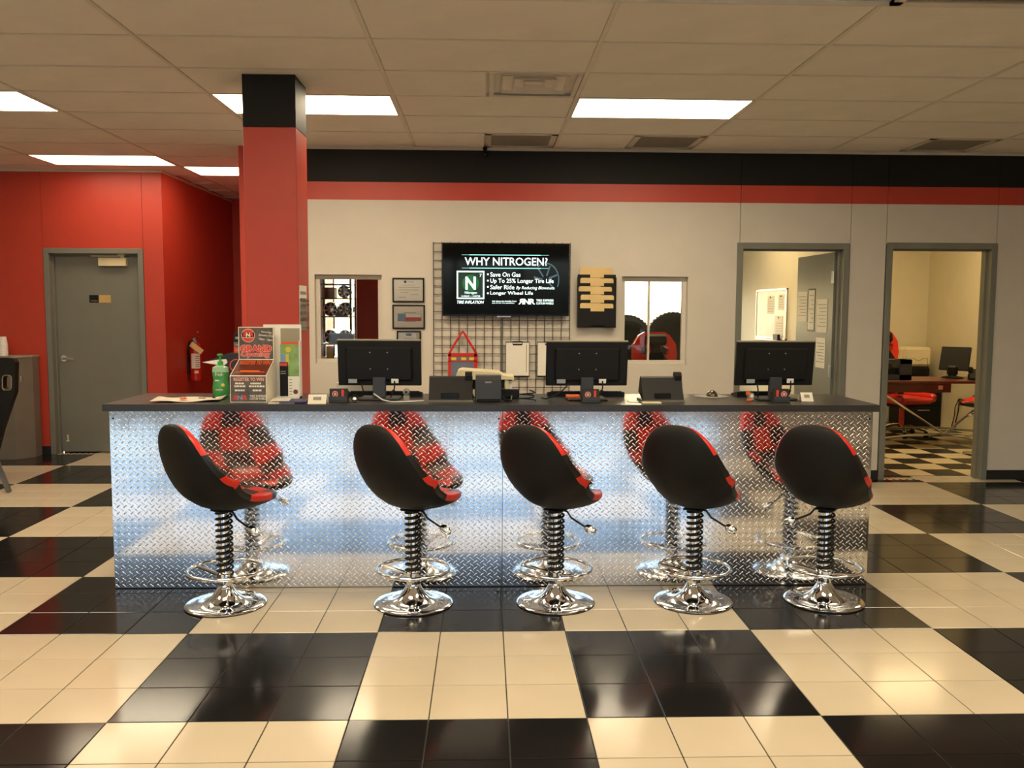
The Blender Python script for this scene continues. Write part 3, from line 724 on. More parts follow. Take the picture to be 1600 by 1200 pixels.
# ---- clipboards
for px0, px1, lb in ((790, 827, 'white clipboard on the wire grid nearer the screen bracket'), (839.5, 880, 'white clipboard half hidden behind the middle monitor')):
    a = aty(px0, 534, YB-.03); b = aty(px1, 587, YB-.03); w_, h_ = b.x-a.x, a.z-b.z
    t = thing('clipboard', lb, 'clipboard', (a.x, YB-.028, b.z), 0, 'clipboards on the wire grid')
    MB().box(0, 0, -.012, w_, .004, h_, b=.002).build('board', m_blackp, t)
    MB().box(.004, -.006, 0, w_-.004, 0, h_-.008).build('paper_pad', m_paper, t)
    MB().box(w_*.3, -.014, h_-.03, w_*.7, -.005, h_-.018, b=.003).tube([(w_*.3, -.01, h_-.02), (w_*.3, -.012, h_+.004), (w_*.7, -.012, h_+.004), (w_*.7, -.01, h_-.02)], .003, 6).build('clip', m_blackp, t)
    L = MB(); patch(L, (0, -.006, 0), UX, UZ, w_*.86, w_*.89, h_*.1, h_*.92); L.build('print', m_print, t)
# ---- thing pinned to the side of the column
q = atx(478, 447, -1.255); q2 = atx(480, 515, -1.255)
t = thing('brochure_sleeve', 'clear plastic leaflet sleeve fixed to the side of the red column', 'leaflet holder', (-1.2575, 1.42, q2.z))
hh = q.z-q2.z
MB().box(.0, -.02, 0, .003, .2, hh).build('back_sheet', m_paper, t)
MB().box(.003, -.02, 0, .018, .2, hh*.7).build('sleeve', m_clear, t)
L = MB()
for k in range(5): L.box(.003, 0, hh*(.2+.15*k), .0036, .18, hh*(.27+.15*k))
L.build('print', m_print, t)
# ---- fire extinguisher
ex = thing('fire_extinguisher', 'red fire extinguisher with a paper tag on the shaded red corridor wall', 'fire extinguisher', (XR+.085, 5.95, atx(293, 598, XR+.085).z))
z = atx(293, 537, XR+.085).z-ex.location.z
MB().lathe([(0, 0), (.06, 0), (.068, .012), (.068, z-.06), (.058, z-.02), (.028, z), (0, z)], 28).build('cylinder', mat('extinguisher_red', '#b5281c', .25), ex)
MB().lathe([(.028, z-.004), (.028, z+.02), (.018, z+.025), (.018, z+.05), (0, z+.05)], 16).cyl((0, -.02, z+.04), (0, -.055, z+.04), .018).build('valve', m_brush, ex)
MB().tube([(0, 0, z+.05), (.03, -.05, z+.07), (.06, -.09, z+.065)], .008, 6).tube([(0, 0, z+.055), (.02, -.02, z+.11), (.045, -.06, z+.125)], .008, 6).build('handle', m_brush, ex)
MB().tube([(-.01, -.02, z+.035), (-.05, -.05, z+.02), (-.075, -.05, z-.08), (-.078, -.05, z*.5), (-.072, -.05, z*.28)], .011, 8).build('hose', m_blackp, ex)
MB().cyl((-.072, -.05, z*.29), (-.071, -.05, z*.19), .013, .018).build('nozzle', m_blackp, ex)
def curved(a0, a1, z0, z1, r): return MB().grid([[(r*math.cos(rad(q)), r*math.sin(rad(q)), zz) for q in [a0+(a1-a0)*k/10 for k in range(11)]] for zz in (z0, z1)])
curved(-120, -35, z*.33, z*.72, .0686).build('label', m_paper, ex)
L = MB()
for k in range(6): L.grid([[(.0690*math.cos(rad(q)), .0690*math.sin(rad(q)), zz) for q in (-80, -70, -60, -50, -42)] for zz in (z*(.36+.055*k), z*(.385+.055*k))])
L.build('label_print', m_print, ex)
L = MB(); L.grid([[(.0690*math.cos(rad(q)), .0690*math.sin(rad(q)), zz) for q in (-90, -80, -70, -60, -52)] for zz in (z*.2, z*.27)]); L.build('label_badge', m_ivory, ex)
MB().box(-.03, -.002, 0, .03, 0, .16).xf(Matrix.Translation((.06, -.085, z-.075)) @ Matrix.Rotation(rad(-52), 4, 'Y') @ Matrix.Translation((0, 0, -.05))).build('tag', m_manila, ex)
MB().box(-.086, -.03, z*.5, -.06, .03, z*.62).build('wall_bracket', m_blackp, ex)

# ================================================================== THINGS ON THE COUNTER
def on(px, py): return atz(px, py, CZ)
# ---- monitors seen from behind
def monitor(pxc, Y, w_, h_, rz, ztop, label, cab):
    cx = aty(pxc, 592, Y).x
    t = thing('computer_monitor', label, 'monitor', (cx, Y, CZ), rz, 'black monitors on the counter')
    hz = ztop-CZ
    Mx = Matrix.Translation((0, .0, hz-h_)) @ Matrix.Rotation(rad(6), 4, 'X')
    MB().box(-w_/2, -.012, 0, w_/2, .012, h_, b=.004).box(-w_*.40, -.03, .03, w_*.40, -.010, h_*.86, b=.012).xf(Mx).build('back_shell', m_blackp, t)
    MB().box(-w_/2, -.013, h_-.004, w_/2, .014, h_+.002).xf(Mx).build('top_edge', mat('taupe_edge_highlight', '#8b8371', .4), t)  # highlight along the top edge, painted as a thin taupe strip
    MB().box(-w_/2+.012, .012, .015, w_/2-.012, .0135, h_-.012).xf(Mx).build('display', m_screen, t)
    MB().box(-.037, -.045, .012, .037, -.012, hz-h_+.05, b=.004).build('neck', m_dkgrey, t)
    MB().box(-.115, -.10, 0, .115, .10, .012, b=.006).build('stand_base', m_dkgrey, t)
    MB().box(-w_*.37, -.032, .018, -w_*.37+.05, -.0305, .042).xf(Mx).build('rating_label', m_blue if False else mat('pale_label', '#9aa0a6', .5), t)
    pb = MB().box(w_*.145, -.034, .018, w_*.145+.042, -.0305, .044, b=.001).xf(Mx).build('port_plate', m_whitep, t)
    for sx in (-.05, .05):
        for sz in (.38, .74): MB().lathe([(0, -.0335), (.003, -.033), (.004, -.030), (0, -.03)], 8, (sx, 0, h_*sz), axis='y').xf(Mx).build('screw', m_brush, t)
    x = w_*.145+.02
    MB().tube([(x, -.045, hz-h_+.03), (x, -.047, hz-h_-.01), (x-.004, -.045, hz-h_-.03)], .004, 8).tube([(x-.004, -.045, hz-h_-.03), (x-.016, -.045, hz-h_-.055), (x-.03, -.03, .008), (x-.06, .0, .006)], .0035, 6).build('video_cable', m_blackp, t)
    MB().cyl((x-.004, -.045, hz-h_-.024), (x-.014, -.045, hz-h_-.052), .009, n=10).build('ferrite_bead', m_blackp, t)
    x = -w_*.22
    MB().tube([(x, -.02, hz-h_+.01)]+[(x+a, b, hz-h_-c) for a, b, c in cab]+[(x+cab[-1][0]*1.2, .03, .006)], .004, 6).build('power_cable', m_blackp, t)
    return t
monitor(594, .93, .482, .266, rad(-2.5), 1.392, 'black monitor back between the column and the desk phone', [(.012, -.03, .03), (.005, -.03, .06), (-.03, -.02, .072)])
monitor(916, .93, .478, .262, rad(2), 1.389, 'black monitor back in front of the wire grid', [(-.04, -.03, .03), (-.09, -.03, .06), (-.13, .0, .078)])
monitor(1208, .95, .478, .262, rad(5), 1.391, 'black monitor back in front of the whiteboard office doorway', [(.002, -.03, .03), (.003, -.03, .06), (.01, 0, .078)])
a = aty(525, 598, 1.19); b = aty(584, 598, 1.19)
MB().box(0, 0, 0, b.x-a.x, .05, a.z-CZ, b=.002).build('envelope_box', m_card, loc=(a.x, 1.2, CZ), label='low white box at the rear of the counter behind the column monitor', cat='box')
# ---- desk phones seen from behind
def phone(px0, px1, Y, rz, label):
    a = aty(px0, 627, Y); b = aty(px1, 627, Y); w_ = b.x-a.x
    t = thing('desk_phone', label, 'telephone', ((a.x+b.x)/2, Y, CZ), rz, 'black desk phones'); h = w_/2
    MB().prism([(0, .012), (.03, .012), (.13, .05), (.095, .135), (.085, .142), (.06, .135), (.035, .07)], 'x', -h*.95, h*.95).build('body', m_blackp, t)
    MB().prism([(-.006, .0), (.15, .0), (.15, .012), (-.006, .012)], 'x', -h*.98, h*.98).build('foot_plate', mat('putty_plastic', '#6c685c', .45), t)
    MB().box(-h*.42, .004, .012, h*.36, .02, .05, b=.003).build('socket_bay', m_blackg, t)
    MB().prism([(.05, .12), (.09, .125), (.10, .155), (.085, .168), (.06, .165), (.046, .145)], 'x', h*.62, h*.93).build('handset', m_blackp, t)
    MB().tube([(h*.88, .08, .05), (h*.95, .13, .024), (h*.93, .17, .008), (h*.75, .20, .008)], .006, 6).build('coiled_cord', m_blackp, t)
    return t
phone(668, 740, .765, 0, 'black desk phone back beside the grey receipt printer')
phone(1003, 1071, .775, rad(3), 'black desk phone back beside the computer mouse')
# ---- receipt printer and the ivory printer behind it
a = aty(743, 627, .76); b = aty(783, 627, .76); w_ = b.x-a.x; hz = aty(760, 588, .76).z-CZ
t = thing('receipt_printer', 'dark grey receipt printer with a folded slot cover', 'printer', ((a.x+b.x)/2, .76, CZ)); h = w_/2
MB().prism([(0, .018), (.16, .018), (.17, hz*.7), (.13, hz), (.02, hz), (.0, hz*.86)], 'x', -h, h).build('housing', m_dkgrey, t)
MB().box(-h*.9, .004, 0, h*.9, .15, .018, b=.004).build('base', m_blackp, t)
MB().box(-h*.25, -.0012, hz*.74, h*.25, .004, hz*.80).build('badge', m_print, t)
MB().box(-h*1.06, .02, 0, -h, .10, hz*.8, b=.002).build('side_cover', m_blackp, t)
MB().tube([(h, .03, .03), (h+.03, .0, .01), (h+.055, -.015, .012), (h+.06, .03, .03), (h+.03, .06, .02)], .007, 8).build('cable', m_blackp, t)
a = aty(713, 578, 1.01); b = aty(803, 590, 1.01)
t = thing('office_printer', 'low ivory office printer behind the receipt printer', 'printer', (a.x, 1.01, CZ)); w_ = b.x-a.x; hz = a.z-CZ
MB().box(0, .0, 0, .03, .24, hz*.7, b=.006).box(w_-.055, .0, 0, w_-.03, .24, hz*.72, b=.006).box(0, .02, 0, w_-.03, .24, hz*.35, b=.006).build('housing', m_ivory, t)
MB().prism([(0, hz*.66), (w_, hz*.66), (w_, hz*.76), (w_*.82, hz*.80), (w_*.75, hz*.9), (.03, hz), (.008, hz*.95), (0, hz*.85)], 'y', -.01, .23).build('lid', m_ivory, t)
MB().box(.03, .01, hz*.35, w_-.055, .05, hz*.66).build('tray', m_blackp, t)
MB().box(w_*.66, -.06, 0, w_+.03, .0, hz*.32, b=.005).build('paper_tray', m_blackp, t)
MB().box(w_*.85, .02, hz*.3, w_*.97, .12, hz*.6).build('control_pad', m_whitep, t)
# ---- business card holders
def card_holder(px, py, w_, label, flip=1):
    p = on(px, py); t = thing('card_holder', label, 'card holder', (p.x, p.y, CZ), 0, 'business card holders')
    h = w_/2
    MB().box(-h, 0, 0, h, .075, .012, b=.003).box(-h, 0, .012, h, .006, .034, b=.002).box(-h, .07, 0, h, .076, .06, b=.002).build('tray', m_dkgrey, t)
    MB().box(-h+.003, .02, .012, h-.003, .05, .075).build('card_stack', mat('dark_card', '#2a2020', .5), t)
    O = (0, .02, .05); L = MB(); disc(L, O, UX, UZ, -h*.35*flip, -.004, .017, .013); disc(L, O, UX, UZ, -h*.35*flip, -.004, .009); L.build('emblem', m_pink, t)
    L = MB(); letters(L, 'RNR', O, UX, UZ, min(-h*.35*flip-.008, -h*.35*flip+.008), -h*.35*flip+.008, -.008, .0, lift=.001)
    L.build('print', m_redp, t)
    patch(MB(), O, UX, UZ, h*.45*flip-.007, h*.45*flip+.007, -.02, .02).build('print', m_redp, t)
    return t
card_holder(528, 629, .105, 'black card holder with red emblem cards nearest the red column')
card_holder(924, 630, .10, 'black card holder with red emblem cards before the middle monitor')
card_holder(1222, 629, .095, 'black card holder with red emblem cards before the doorway monitor', -1)
# ---- tent cards
for px, py, w_, lb in ((495, 631, .10, 'small white tent card beside the leaflets'), (1262, 627, .07, 'small white tent card at the counter end by the doorways')):
    p = on(px, py); h = w_/2
    t = thing('tent_card', lb, 'card', (p.x, p.y, CZ), 0, 'white tent cards')
    MB().prism([(0, 0), (.002, 0), (.03, .045), (.058, 0), (.06, 0), (.031, .049), (.029, .049)], 'x', -h, h).build('card', m_card, t)
    O = (0, .0, 0); V = Vector((0, .029, .049)).normalized(); L = MB(); patch(L, O, UX, V, -h*.45, h*.45, .022, .042, lift=.0006); L.build('print', m_print, t)
# ---- keyboards, mouse, pads, small things
def keyboard(px0, px1, Y, rz, label):
    a, b = aty(px0, 618, Y), aty(px1, 618, Y); w_ = b.x-a.x; h = w_/2
    t = thing('keyboard', label, 'keyboard', ((a.x+b.x)/2, Y, CZ), rz, 'black keyboards')
    MB().prism([(-.065, .03), (.065, .012), (.065, 0), (-.065, 0)], 'x', -h, h).build('case', m_blackp, t)
    km = MB().box(-.008, -.007, 0, .008, .007, .006, b=.002)
    ks = MB()
    for r in range(5):
        for c in range(int(w_/.0195)-1):
            y = -.05+r*.022; zz = .03-(y+.065)/.13*.018; ks.box(-h+.02+c*.0195, y-.008, zz-.001, -h+.0365+c*.0195, y+.008, zz+.006)
    ks.build('keys', m_dkgrey, t)
keyboard(545, 660, 1.125, 0, 'black keyboard behind the monitor by the column')
keyboard(855, 973, 1.14, 0, 'black keyboard behind the middle monitor')
keyboard(1147, 1212, 1.145, 0, 'black keyboard behind the doorway monitor')
p = on(1115, 621)
MB().lathe([(0, 0), (.10, 0), (.102, .002), (.10, .004), (0, .004)], 32).build('mouse_pad', m_print, loc=(p.x, 1.10, CZ), label='grey round mouse pad under the computer mouse', cat='mouse pad')
t = thing('computer_mouse', 'bronze and black computer mouse on its pad', 'mouse', (p.x, 1.09, CZ+.004))
m = MB(); 
m.grid([[(.033*math.cos(2*PI*k/20)*math.sin(q), .055*math.sin(2*PI*k/20)*math.sin(q), .036*math.cos(q)*(1-.1*math.sin(2*PI*k/20))) for k in range(21)] for q in [PI/2*j/7+1e-3 for j in range(8)]]).build('shell', mat('bronze_plastic', '#5a5142', .2, .4), t)
MB().box(-.005, -.045, .022, .005, -.02, .034, b=.003).build('scroll_wheel', m_blackp, t)
p = on(470, 630)
t = thing('leaflet_stack', 'indigo and white leaflets lying beside the green display', 'leaflets', (p.x-.065, .70, CZ), rad(6))
MB().box(-.11, -.02, 0, .03, .15, .006).build('leaflet', m_card, t); MB().box(-.05, -.03, .006, .095, .12, .012).build('leaflet', m_navy, t); MB().box(-.10, .0, .012, -.0, .14, .015).build('leaflet', m_card, t)
t = thing('sheet_of_paper', 'crumpled paper plate with red and brown scraps', 'paper', (on(298, 625).x, .84, CZ), rad(4))
m = MB()
G = []
for i in range(13):
    row = []
    for j in range(9):
        u, v = (i/12-.5), (j/8-.5); zz = .006+.012*(abs(u)*2)**3*(.6+.4*math.sin(5*v))+.004*math.sin(9*u+4*v)
        row.append((u*.36, v*.22+.04*u, max(.001, zz)))
    G.append(row)
m.grid(G)
o = m.build('sheet', m_card, t); sm_ = o.modifiers.new('thick', 'SOLIDIFY'); sm_.thickness = .0015
for k, (x, y, s, mm) in enumerate(((-.02, -.05, .022, m_orange), (.06, .0, .010, m_wood), (.085, -.02, .012, m_box), (.13, .02, .010, m_blackp))):
    MB().lathe([(0, 0), (s*.8, 0), (s, s*.2), (s*.6, s*.45), (0, s*.5)], 10).build('scrap', mm, t, (x, y, .012))
# grand opening box
Y0 = .735; xa, xb = aty(360, 629, Y0).x, aty(417, 629, Y0).x; w_ = xb-xa
zf = aty(388, 587, Y0).z-CZ; YH = .92; zh = aty(400, 562, YH).z-CZ; ztp = aty(400, 511, YH).z-CZ; dpt = YH-Y0
t = thing('raffle_box', 'grand opening raffle box with stone pattern print and white sides', 'box', (xa, Y0, CZ))
MB().prism([(0, 0), (dpt+.02, 0), (dpt+.02, ztp), (dpt, ztp), (dpt, zh), (0, zf)], 'x', 0, w_).build('carton', m_card, t)
O1 = (0, -.0004, 0); e = .004
L = MB(); patch(L, O1, UX, UZ, e, w_-e, e, zf-e); fp = L.build('front_print', m_stone, t)
L = MB(); letters(L, 'REGISTER TO WIN', O1, UX, UZ, w_*.1, w_*.93, zf*.80, zf*.93, bold=.03); L.build('lettering', m_pink, fp)
L = MB(); letters(L, 'R', O1, UX, UZ, w_*.06, w_*.19, zf*.10, zf*.27, bold=.05, mirror=True); letters(L, 'R', O1, UX, UZ, w_*.34, w_*.47, zf*.10, zf*.27, bold=.05); L.build('lettering', m_redp, fp)
L = MB(); letters(L, 'N', O1, UX, UZ, w_*.2, w_*.33, zf*.10, zf*.27, bold=.05); L.build('lettering', m_blue, fp)
L = MB(); letters(L, 'TIRE EXPRESS', O1, UX, UZ, w_*.53, w_*.98, zf*.20, zf*.28, bold=.02); letters(L, 'CUSTOM WHEELS', O1, UX, UZ, w_*.53, w_*.98, zf*.10, zf*.18, bold=.02)
for u0, u1, v in ((.14, .38, .68), (.12, .42, .57), (.13, .40, .42), (.56, .86, .68), (.52, .95, .57), (.62, .86, .42)):
    k = u0
    while k < u1-.02: d_ = random.uniform(.04, .09); patch(L, O1, UX, UZ, w_*k, w_*min(u1, k+d_), zf*v, zf*(v+.065), lift=.0006); k += d_+.012
L.build('lettering', m_card, fp)
V = Vector((0, dpt, zh-zf)); sl_ = V.length; V.normalize(); O2 = (0, 0, zf)
L = MB(); patch(L, O2, UX, V, e, w_-e, e, sl_-e, lift=.0005); fp = L.build('slope_print', m_wood, t)
L = MB(); letters(L, 'REGISTER TO WIN', O2, UX, V, w_*.08, w_*.94, sl_*.68, sl_*.92, bold=.03, lift=.001); patch(L, O2, UX, V, w_*.1, w_*.9, sl_*.2, sl_*.24, lift=.001); patch(L, O2, UX, V, w_*.22, w_*.75, sl_*.24, sl_*.32, lift=.001); L.build('lettering', m_orange, fp)
O3 = (0, dpt-.0004, zh); hh = ztp-zh
L = MB(); patch(L, O3, UX, UZ, e, w_-e, e, hh-e); fp = L.build('header_print', m_stone, t)
cu, cv, r = w_*.28, hh*.74, hh*.21
L = MB(); disc(L, O3, UX, UZ, cu, cv, r, lift=.0006); L.build('emblem_ring', m_pink, fp)
L = MB(); disc(L, O3, UX, UZ, cu, cv, r*.9, lift=.0010); L.build('emblem_disc', m_redp, fp)
L = MB(); patch(L, O3, UX, UZ, cu-r*.88, cu+r*.88, cv-r*.4, cv+r*.42, lift=.0014); L.build('emblem_band', m_blackp, fp)
L = MB(); letters(L, 'R', O3, UX, UZ, cu-r*.84, cu-r*.3, cv-r*.2, cv+r*.4, bold=.05, lift=.0018, mirror=True); letters(L, 'R', O3, UX, UZ, cu+r*.3, cu+r*.84, cv-r*.2, cv+r*.4, bold=.05, lift=.0018); L.build('lettering', m_redp, fp)
L = MB(); letters(L, 'N', O3, UX, UZ, cu-r*.28, cu+r*.28, cv-r*.2, cv+r*.4, bold=.05, lift=.0018); patch(L, O3, UX, UZ, cu-r*.85, cu+r*.85, cv-r*.36, cv-r*.27, lift=.0018); L.build('lettering', m_card, fp)
L = MB()
V2 = Vector((.99, 0, -.10)).normalized(); V3 = Vector((.10, 0, .99)).normalized()
letters(L, 'Saturday', O3, V2, V3, w_*.57, w_*.87, hh*.92-.006, hh*.99-.006, bold=.02); letters(L, 'January 21st', O3, V2, V3, w_*.5, w_*.93, hh*.795-.003, hh*.875-.003, bold=.02); letters(L, '10am - 2pm', O3, V2, V3, w_*.52, w_*.9, hh*.67-.003, hh*.75-.003, bold=.02)
L.build('lettering', m_card, fp)
L = MB(); letters(L, 'GRAND', O3, UX, UZ, w_*.04, w_*.95, hh*.23, hh*.46, bold=.085, lift=.0006); letters(L, 'Opening', O3, UX, UZ, w_*.06, w_*.9, hh*.05, hh*.26, bold=.07, shear=.2, lift=.0007); L.build('lettering_outline', m_pink, fp)
L = MB(); letters(L, 'GRAND', O3, UX, UZ, w_*.055, w_*.935, hh*.245, hh*.445, bold=.035, lift=.0012); letters(L, 'Opening', O3, UX, UZ, w_*.075, w_*.885, hh*.065, hh*.245, bold=.015, shear=.2, lift=.0012); L.build('lettering', m_redp, fp)
# leaflet display
YD = 1.0; a = aty(437, 507, YD); b = aty(472, 620, YD); w_ = b.x-a.x; hh = a.z-CZ
x0 = aty(411, 507, YD).x
t = thing('leaflet_display', 'white leaflet display with green, black and white leaflets', 'leaflet display', (x0, YD, CZ)); q = a.x-x0
MB().box(0, .0, 0, q+w_, .012, hh, b=.002).box(q+w_-.004, -.05, 0, q+w_, 0, hh*.78).box(q-.02, -.05, 0, q+w_, 0, .012).build('stand', m_whitep, t)
O = (q, 0, 0); L = MB(); patch(L, O, UX, UZ, .004, w_-.008, hh*.76, hh*.95); L.build('picture_strip', m_grille, t)
L = MB(); patch(L, O, UX, UZ, .004, w_-.008, hh*.715, hh*.765, lift=.0006); L.build('picture_band', m_orange, t)
g_ = MB().box(q+.003, -.01, hh*.28, q+w_-.008, -.006, hh*.73).build('green_leaflet', m_green, t)
O = (q, -.01, 0); L = MB(); disc(L, O, UX, UZ, w_*.4, hh*.66, .016); patch(L, O, UX, UZ, w_*.28, w_*.42, hh*.45, hh*.6); L.build('print', m_yel, g_)
L = MB(); patch(L, O, UX, UZ, .004, w_*.28, hh*.42, hh*.6); L.build('print', m_blue, g_)
k_ = MB().box(q+.002, -.03, .012, q+w_*.40, -.024, hh*.49).build('black_leaflet', m_blackp, t)
L = MB(); patch(L, (q, -.03, 0), UX, UZ, .004, w_*.38, hh*.44, hh*.48); L.build('print', m_redp, k_)
L = MB(); patch(L, (q, -.03, 0), UX, UZ, .008, w_*.3, hh*.33, hh*.345); patch(L, (q, -.03, 0), UX, UZ, .008, w_*.3, hh*.36, hh*.372); L.build('print', m_print, k_)
n_ = MB().box(q+w_*.42, -.04, .012, q+w_*.94, -.036, hh*.30).build('white_leaflet', m_paper, t)
L = MB(); disc(L, (q, -.04, 0), UX, UZ, w_*.77, hh*.09, .014); L.build('emblem', mat('brown_emblem', '#6d3b31', .6), n_)
L = MB()
for k in range(6): patch(L, (q, -.04, 0), UX, UZ, w_*.48, w_*.60, hh*(.05+.04*k), hh*(.06+.04*k))
L.build('print', m_print, n_)
# hand sanitiser
p = on(345, 617); s0 = 1.0
t = thing('sanitizer_bottle', 'clear pump bottle of green hand sanitiser gel', 'bottle', (aty(345, 600, 1.06).x, 1.06, CZ))
zb = aty(345, 571, 1.02).z-CZ
m = MB()
prof = [(.0, 0), (.040, 0), (.046, .01), (.046, zb*.3), (.040, zb*.55), (.046, zb*.78), (.044, zb*.93), (.018, zb), (.012, zb), (0, zb)]
R = [[(r*math.cos(2*PI*k/28)*1.05, r*math.sin(2*PI*k/28)*.65, z) for k in range(28)] for r, z in prof]
m.rings(R[:6]).build('gel', m_gel, t); MB().rings(R[5:]).build('bottle_shoulder', mat('pale_green_plastic', '#9cc2a0', .1), t)
L = MB(); letters(L, 'Fresh', (0, -.0315, 0), UX, UZ, -.022, .024, zb*.66, zb*.78); patch(L, (0, -.0315, 0), UX, UZ, -.024, .0, zb*.5, zb*.54); patch(L, (0, -.0315, 0), UX, UZ, -.022, .02, zb*.22, zb*.24); L.build('label_print', m_card, t)
L = MB(); disc(L, (0, -.0318, 0), UX, UZ, .022, zb*.38, .010); L.build('label_emblem', m_yel, t)
MB().cyl((0, 0, zb-.002), (0, 0, zb+.022), .016).cyl((0, 0, zb+.02), (0, 0, zb+.06), .007).box(-.010, -.03, zb+.055, .014, .012, zb+.067, b=.003).build('pump', m_pump, t)
# small gadgets
p = on(557, 627)
t = thing('cable_ball', 'small chrome ball clip gathering cables', 'cable clip', (p.x, .74, CZ))
MB().lathe([(0, 0), (.03, 0), (.03, .004), (0, .004)], 20).build('foot', m_clear, t)
MB().lathe([(0, .004), (.012, .006), (.018, .018), (.012, .03), (0, .033)], 16).build('ball', m_brush, t)
MB().tube([(.018*math.cos(2*PI*k/20),   .004+.012*math.sin(2*PI*k/20), .024+.018*math.sin(2*PI*k/20)) for k in range(20)], .003, 6, True).build('loop', m_blackp, t)
p = aty(635, 622, .85)
t = thing('webcam', 'little pale webcam on a clip foot', 'webcam', (p.x, .85, CZ))
MB().box(-.018, -.012, 0, .018, .02, .03, b=.004).build('foot', m_print, t)
MB().lathe([(0, -.018), (.012, -.018), (.02, -.01), (.02, .01), (.012, .015), (0, .015)], 18, (0, 0, .05), axis='y').build('body', m_print, t)
MB().lathe([(0, -.020), (.007, -.020), (.007, -.017), (0, -.017)], 12, (0, 0, .05), axis='y').build('lens', m_blackg, t)
MB().tube([aty(584, 615, .80), aty(598, 626, .80)+Vector((0, 0, .004)), on(612, 629)+Vector((0, 0, .004)), on(628, 628.5)+Vector((0, 0, .004)), on(645, 628)+Vector((0, 0, .004)), on(662, 627)+Vector((0, 0, .004))], .0035, 8).build('white_cable', m_whitep, label='thin white cable drooping across the counter before the monitor', cat='cable')
m = MB()
c = on(822, 625); m.tube([(c.x+.05*math.cos(k*.55)*(1+.2*math.sin(k)), .80+.04*math.sin(k*.55), CZ+.005+.0022*k) for k in range(26)], .004, 6)
m.build('cable_coil', m_blackp, label='tangle of black cable beside the middle monitor', cat='cable')
p = on(1132, 622); t = thing('label_dispenser', 'small grey dispenser with an orange tip beside the keyboard', 'dispenser', (aty(1173, 620, .86).x, .86, CZ))
MB().box(-.014, -.012, 0, .018, .03, .045, b=.005).build('body', m_print, t); MB().lathe([(0, -.014), (.010, -.014), (.010, .01), (0, .01)], 14, (.003, 0, .03), axis='y').build('roller', m_whitep, t); MB().box(-.028, -.012, .03, -.006, .01, .058, b=.005).box(-.03, -.03, 0, .0, -.012, .012, b=.003).build('tip', m_orange, t)
p = on(988, 627); MB().box(-.028, -.03, 0, .028, .03, .003, b=.001).build('sticky_note', m_whitep, loc=(p.x, .80, CZ), label='white note pad edge left of the phone', cat='note')
p = on(1017, 630); MB().box(-.055, 0, 0, .055, .05, .008, b=.002).build('mobile_phone', m_ivory, loc=(p.x, .685, CZ), label='pale flat handset lying in front of the desk phone', cat='phone')
p = on(890, 622); MB().box(-.04, -.02, 0, .04, .04, .014, b=.002).build('note_block', m_orange, loc=(aty(916, 592, .93).x-.078, .92, CZ+.012), label='orange note block on the foot of the middle monitor', cat='note block')

# ================================================================== LEFT OF THE ROOM
# grey pedestal with cups
Yp = 4.95
t = thing('drinks_pedestal', 'tall grey pedestal cabinet against the red wall', 'pedestal', (-5.13, 4.93, 0))
xr = aty(36, 560, 4.93).x+5.13
MB().prism([(-.27, -.0), (xr-.11, -.0), (xr+.01, .16), (xr+.01, .29), (-.27, .29)], 'z', .0, 1.05).build('cabinet', mat('pedestal_grey', '#6e675c', .4), t)
MB().prism([(-.28, -.01), (xr-.105, -.01), (xr+.015, .155), (xr+.015, .295), (-.28, .295)], 'z', 1.05, 1.066).build('top', m_grille, t)
MB().box(xr-.075, .055, .80, xr-.05, .075, .86).build('latch', m_brush, t)
cz = 1.066; cxp = aty(4, 545, 5.05).x
cup = MB().lathe([(0, 0), (.046, 0), (.047, .004), (.034, .105), (.0, .105)], 24).mesh('foam_cup', m_whitep)
n = 5
for k in range(n):
    MB().rings([[(r*math.cos(2*PI*q/28), r*math.sin(2*PI*q/28), z) for q in range(28)] for r, z in ((.0438, 0), (.045, 0), (.0465, .004), (.0455, .008), (.034, .10), (.0001, .10), (.0001, .098), (.0323, .098))], closed=True).build('foam_cup', m_whitep, loc=(cxp, 5.06, cz+k*.024), label='white foam cup upside down in the stack on the grey pedestal', cat='cup', group='foam cups on the pedestal')
# black racing seat
t = thing('bucket_chair', 'black racing seat with harness slots on a grey leg frame', 'chair', (-4.40, 3.45, 0), rad(0))
def rs(px, py, Y=3.45): p = aty(px, py, Y); return (p.x+4.40, p.z)
out = [rs(27, 566), rs(24, 561), rs(14, 559), rs(-20, 559), rs(-58, 562), rs(-64, 580), rs(-52, 640), rs(-34, 705), rs(-2, 702), rs(6, 670), rs(26, 612)]
def slot(a, b, c, d_): return [rs(a, b), rs(c, b), rs(c, d_), rs(a, d_)]
bmx = bmesh.new()
def shell_with_holes(poly, holes, y0, y1):
    bm = bmesh.new(); loops = []
    for P in [poly]+holes:
        vs_ = [bm.verts.new((a, y0, b)) for a, b in P]
        loops.append([bm.edges.new((vs_[i], vs_[(i+1) % len(vs_)])) for i in range(len(vs_))])
    bmesh.ops.triangle_fill(bm, use_beauty=True, use_dissolve=False, edges=[e for l in loops for e in l])
    r = bmesh.ops.extrude_face_region(bm, geom=list(bm.faces))
    for v in r['geom']:
        if isinstance(v, bmesh.types.BMVert): v.co.y = y1
    bmesh.ops.recalc_face_normals(bm, faces=bm.faces)
    me = bpy.data.meshes.new('backrest'); bm.to_mesh(me); bm.free(); return me
def rslot(px0, py0, px1, py1):
    q = []
    for (ux, uy, a0) in ((1, 1, 0), (-1, 1, 90), (-1, -1, 180), (1, -1, 270)):
        for k in range(4):
            a = rad(a0+30*k); cx, cy = (px0+px1)/2+ux*((px1-px0)/2-4), (py0+py1)/2-uy*((py1-py0)/2-5)
            q.append(rs(cx+4*math.cos(a), cy-5*math.sin(a)))
    return q
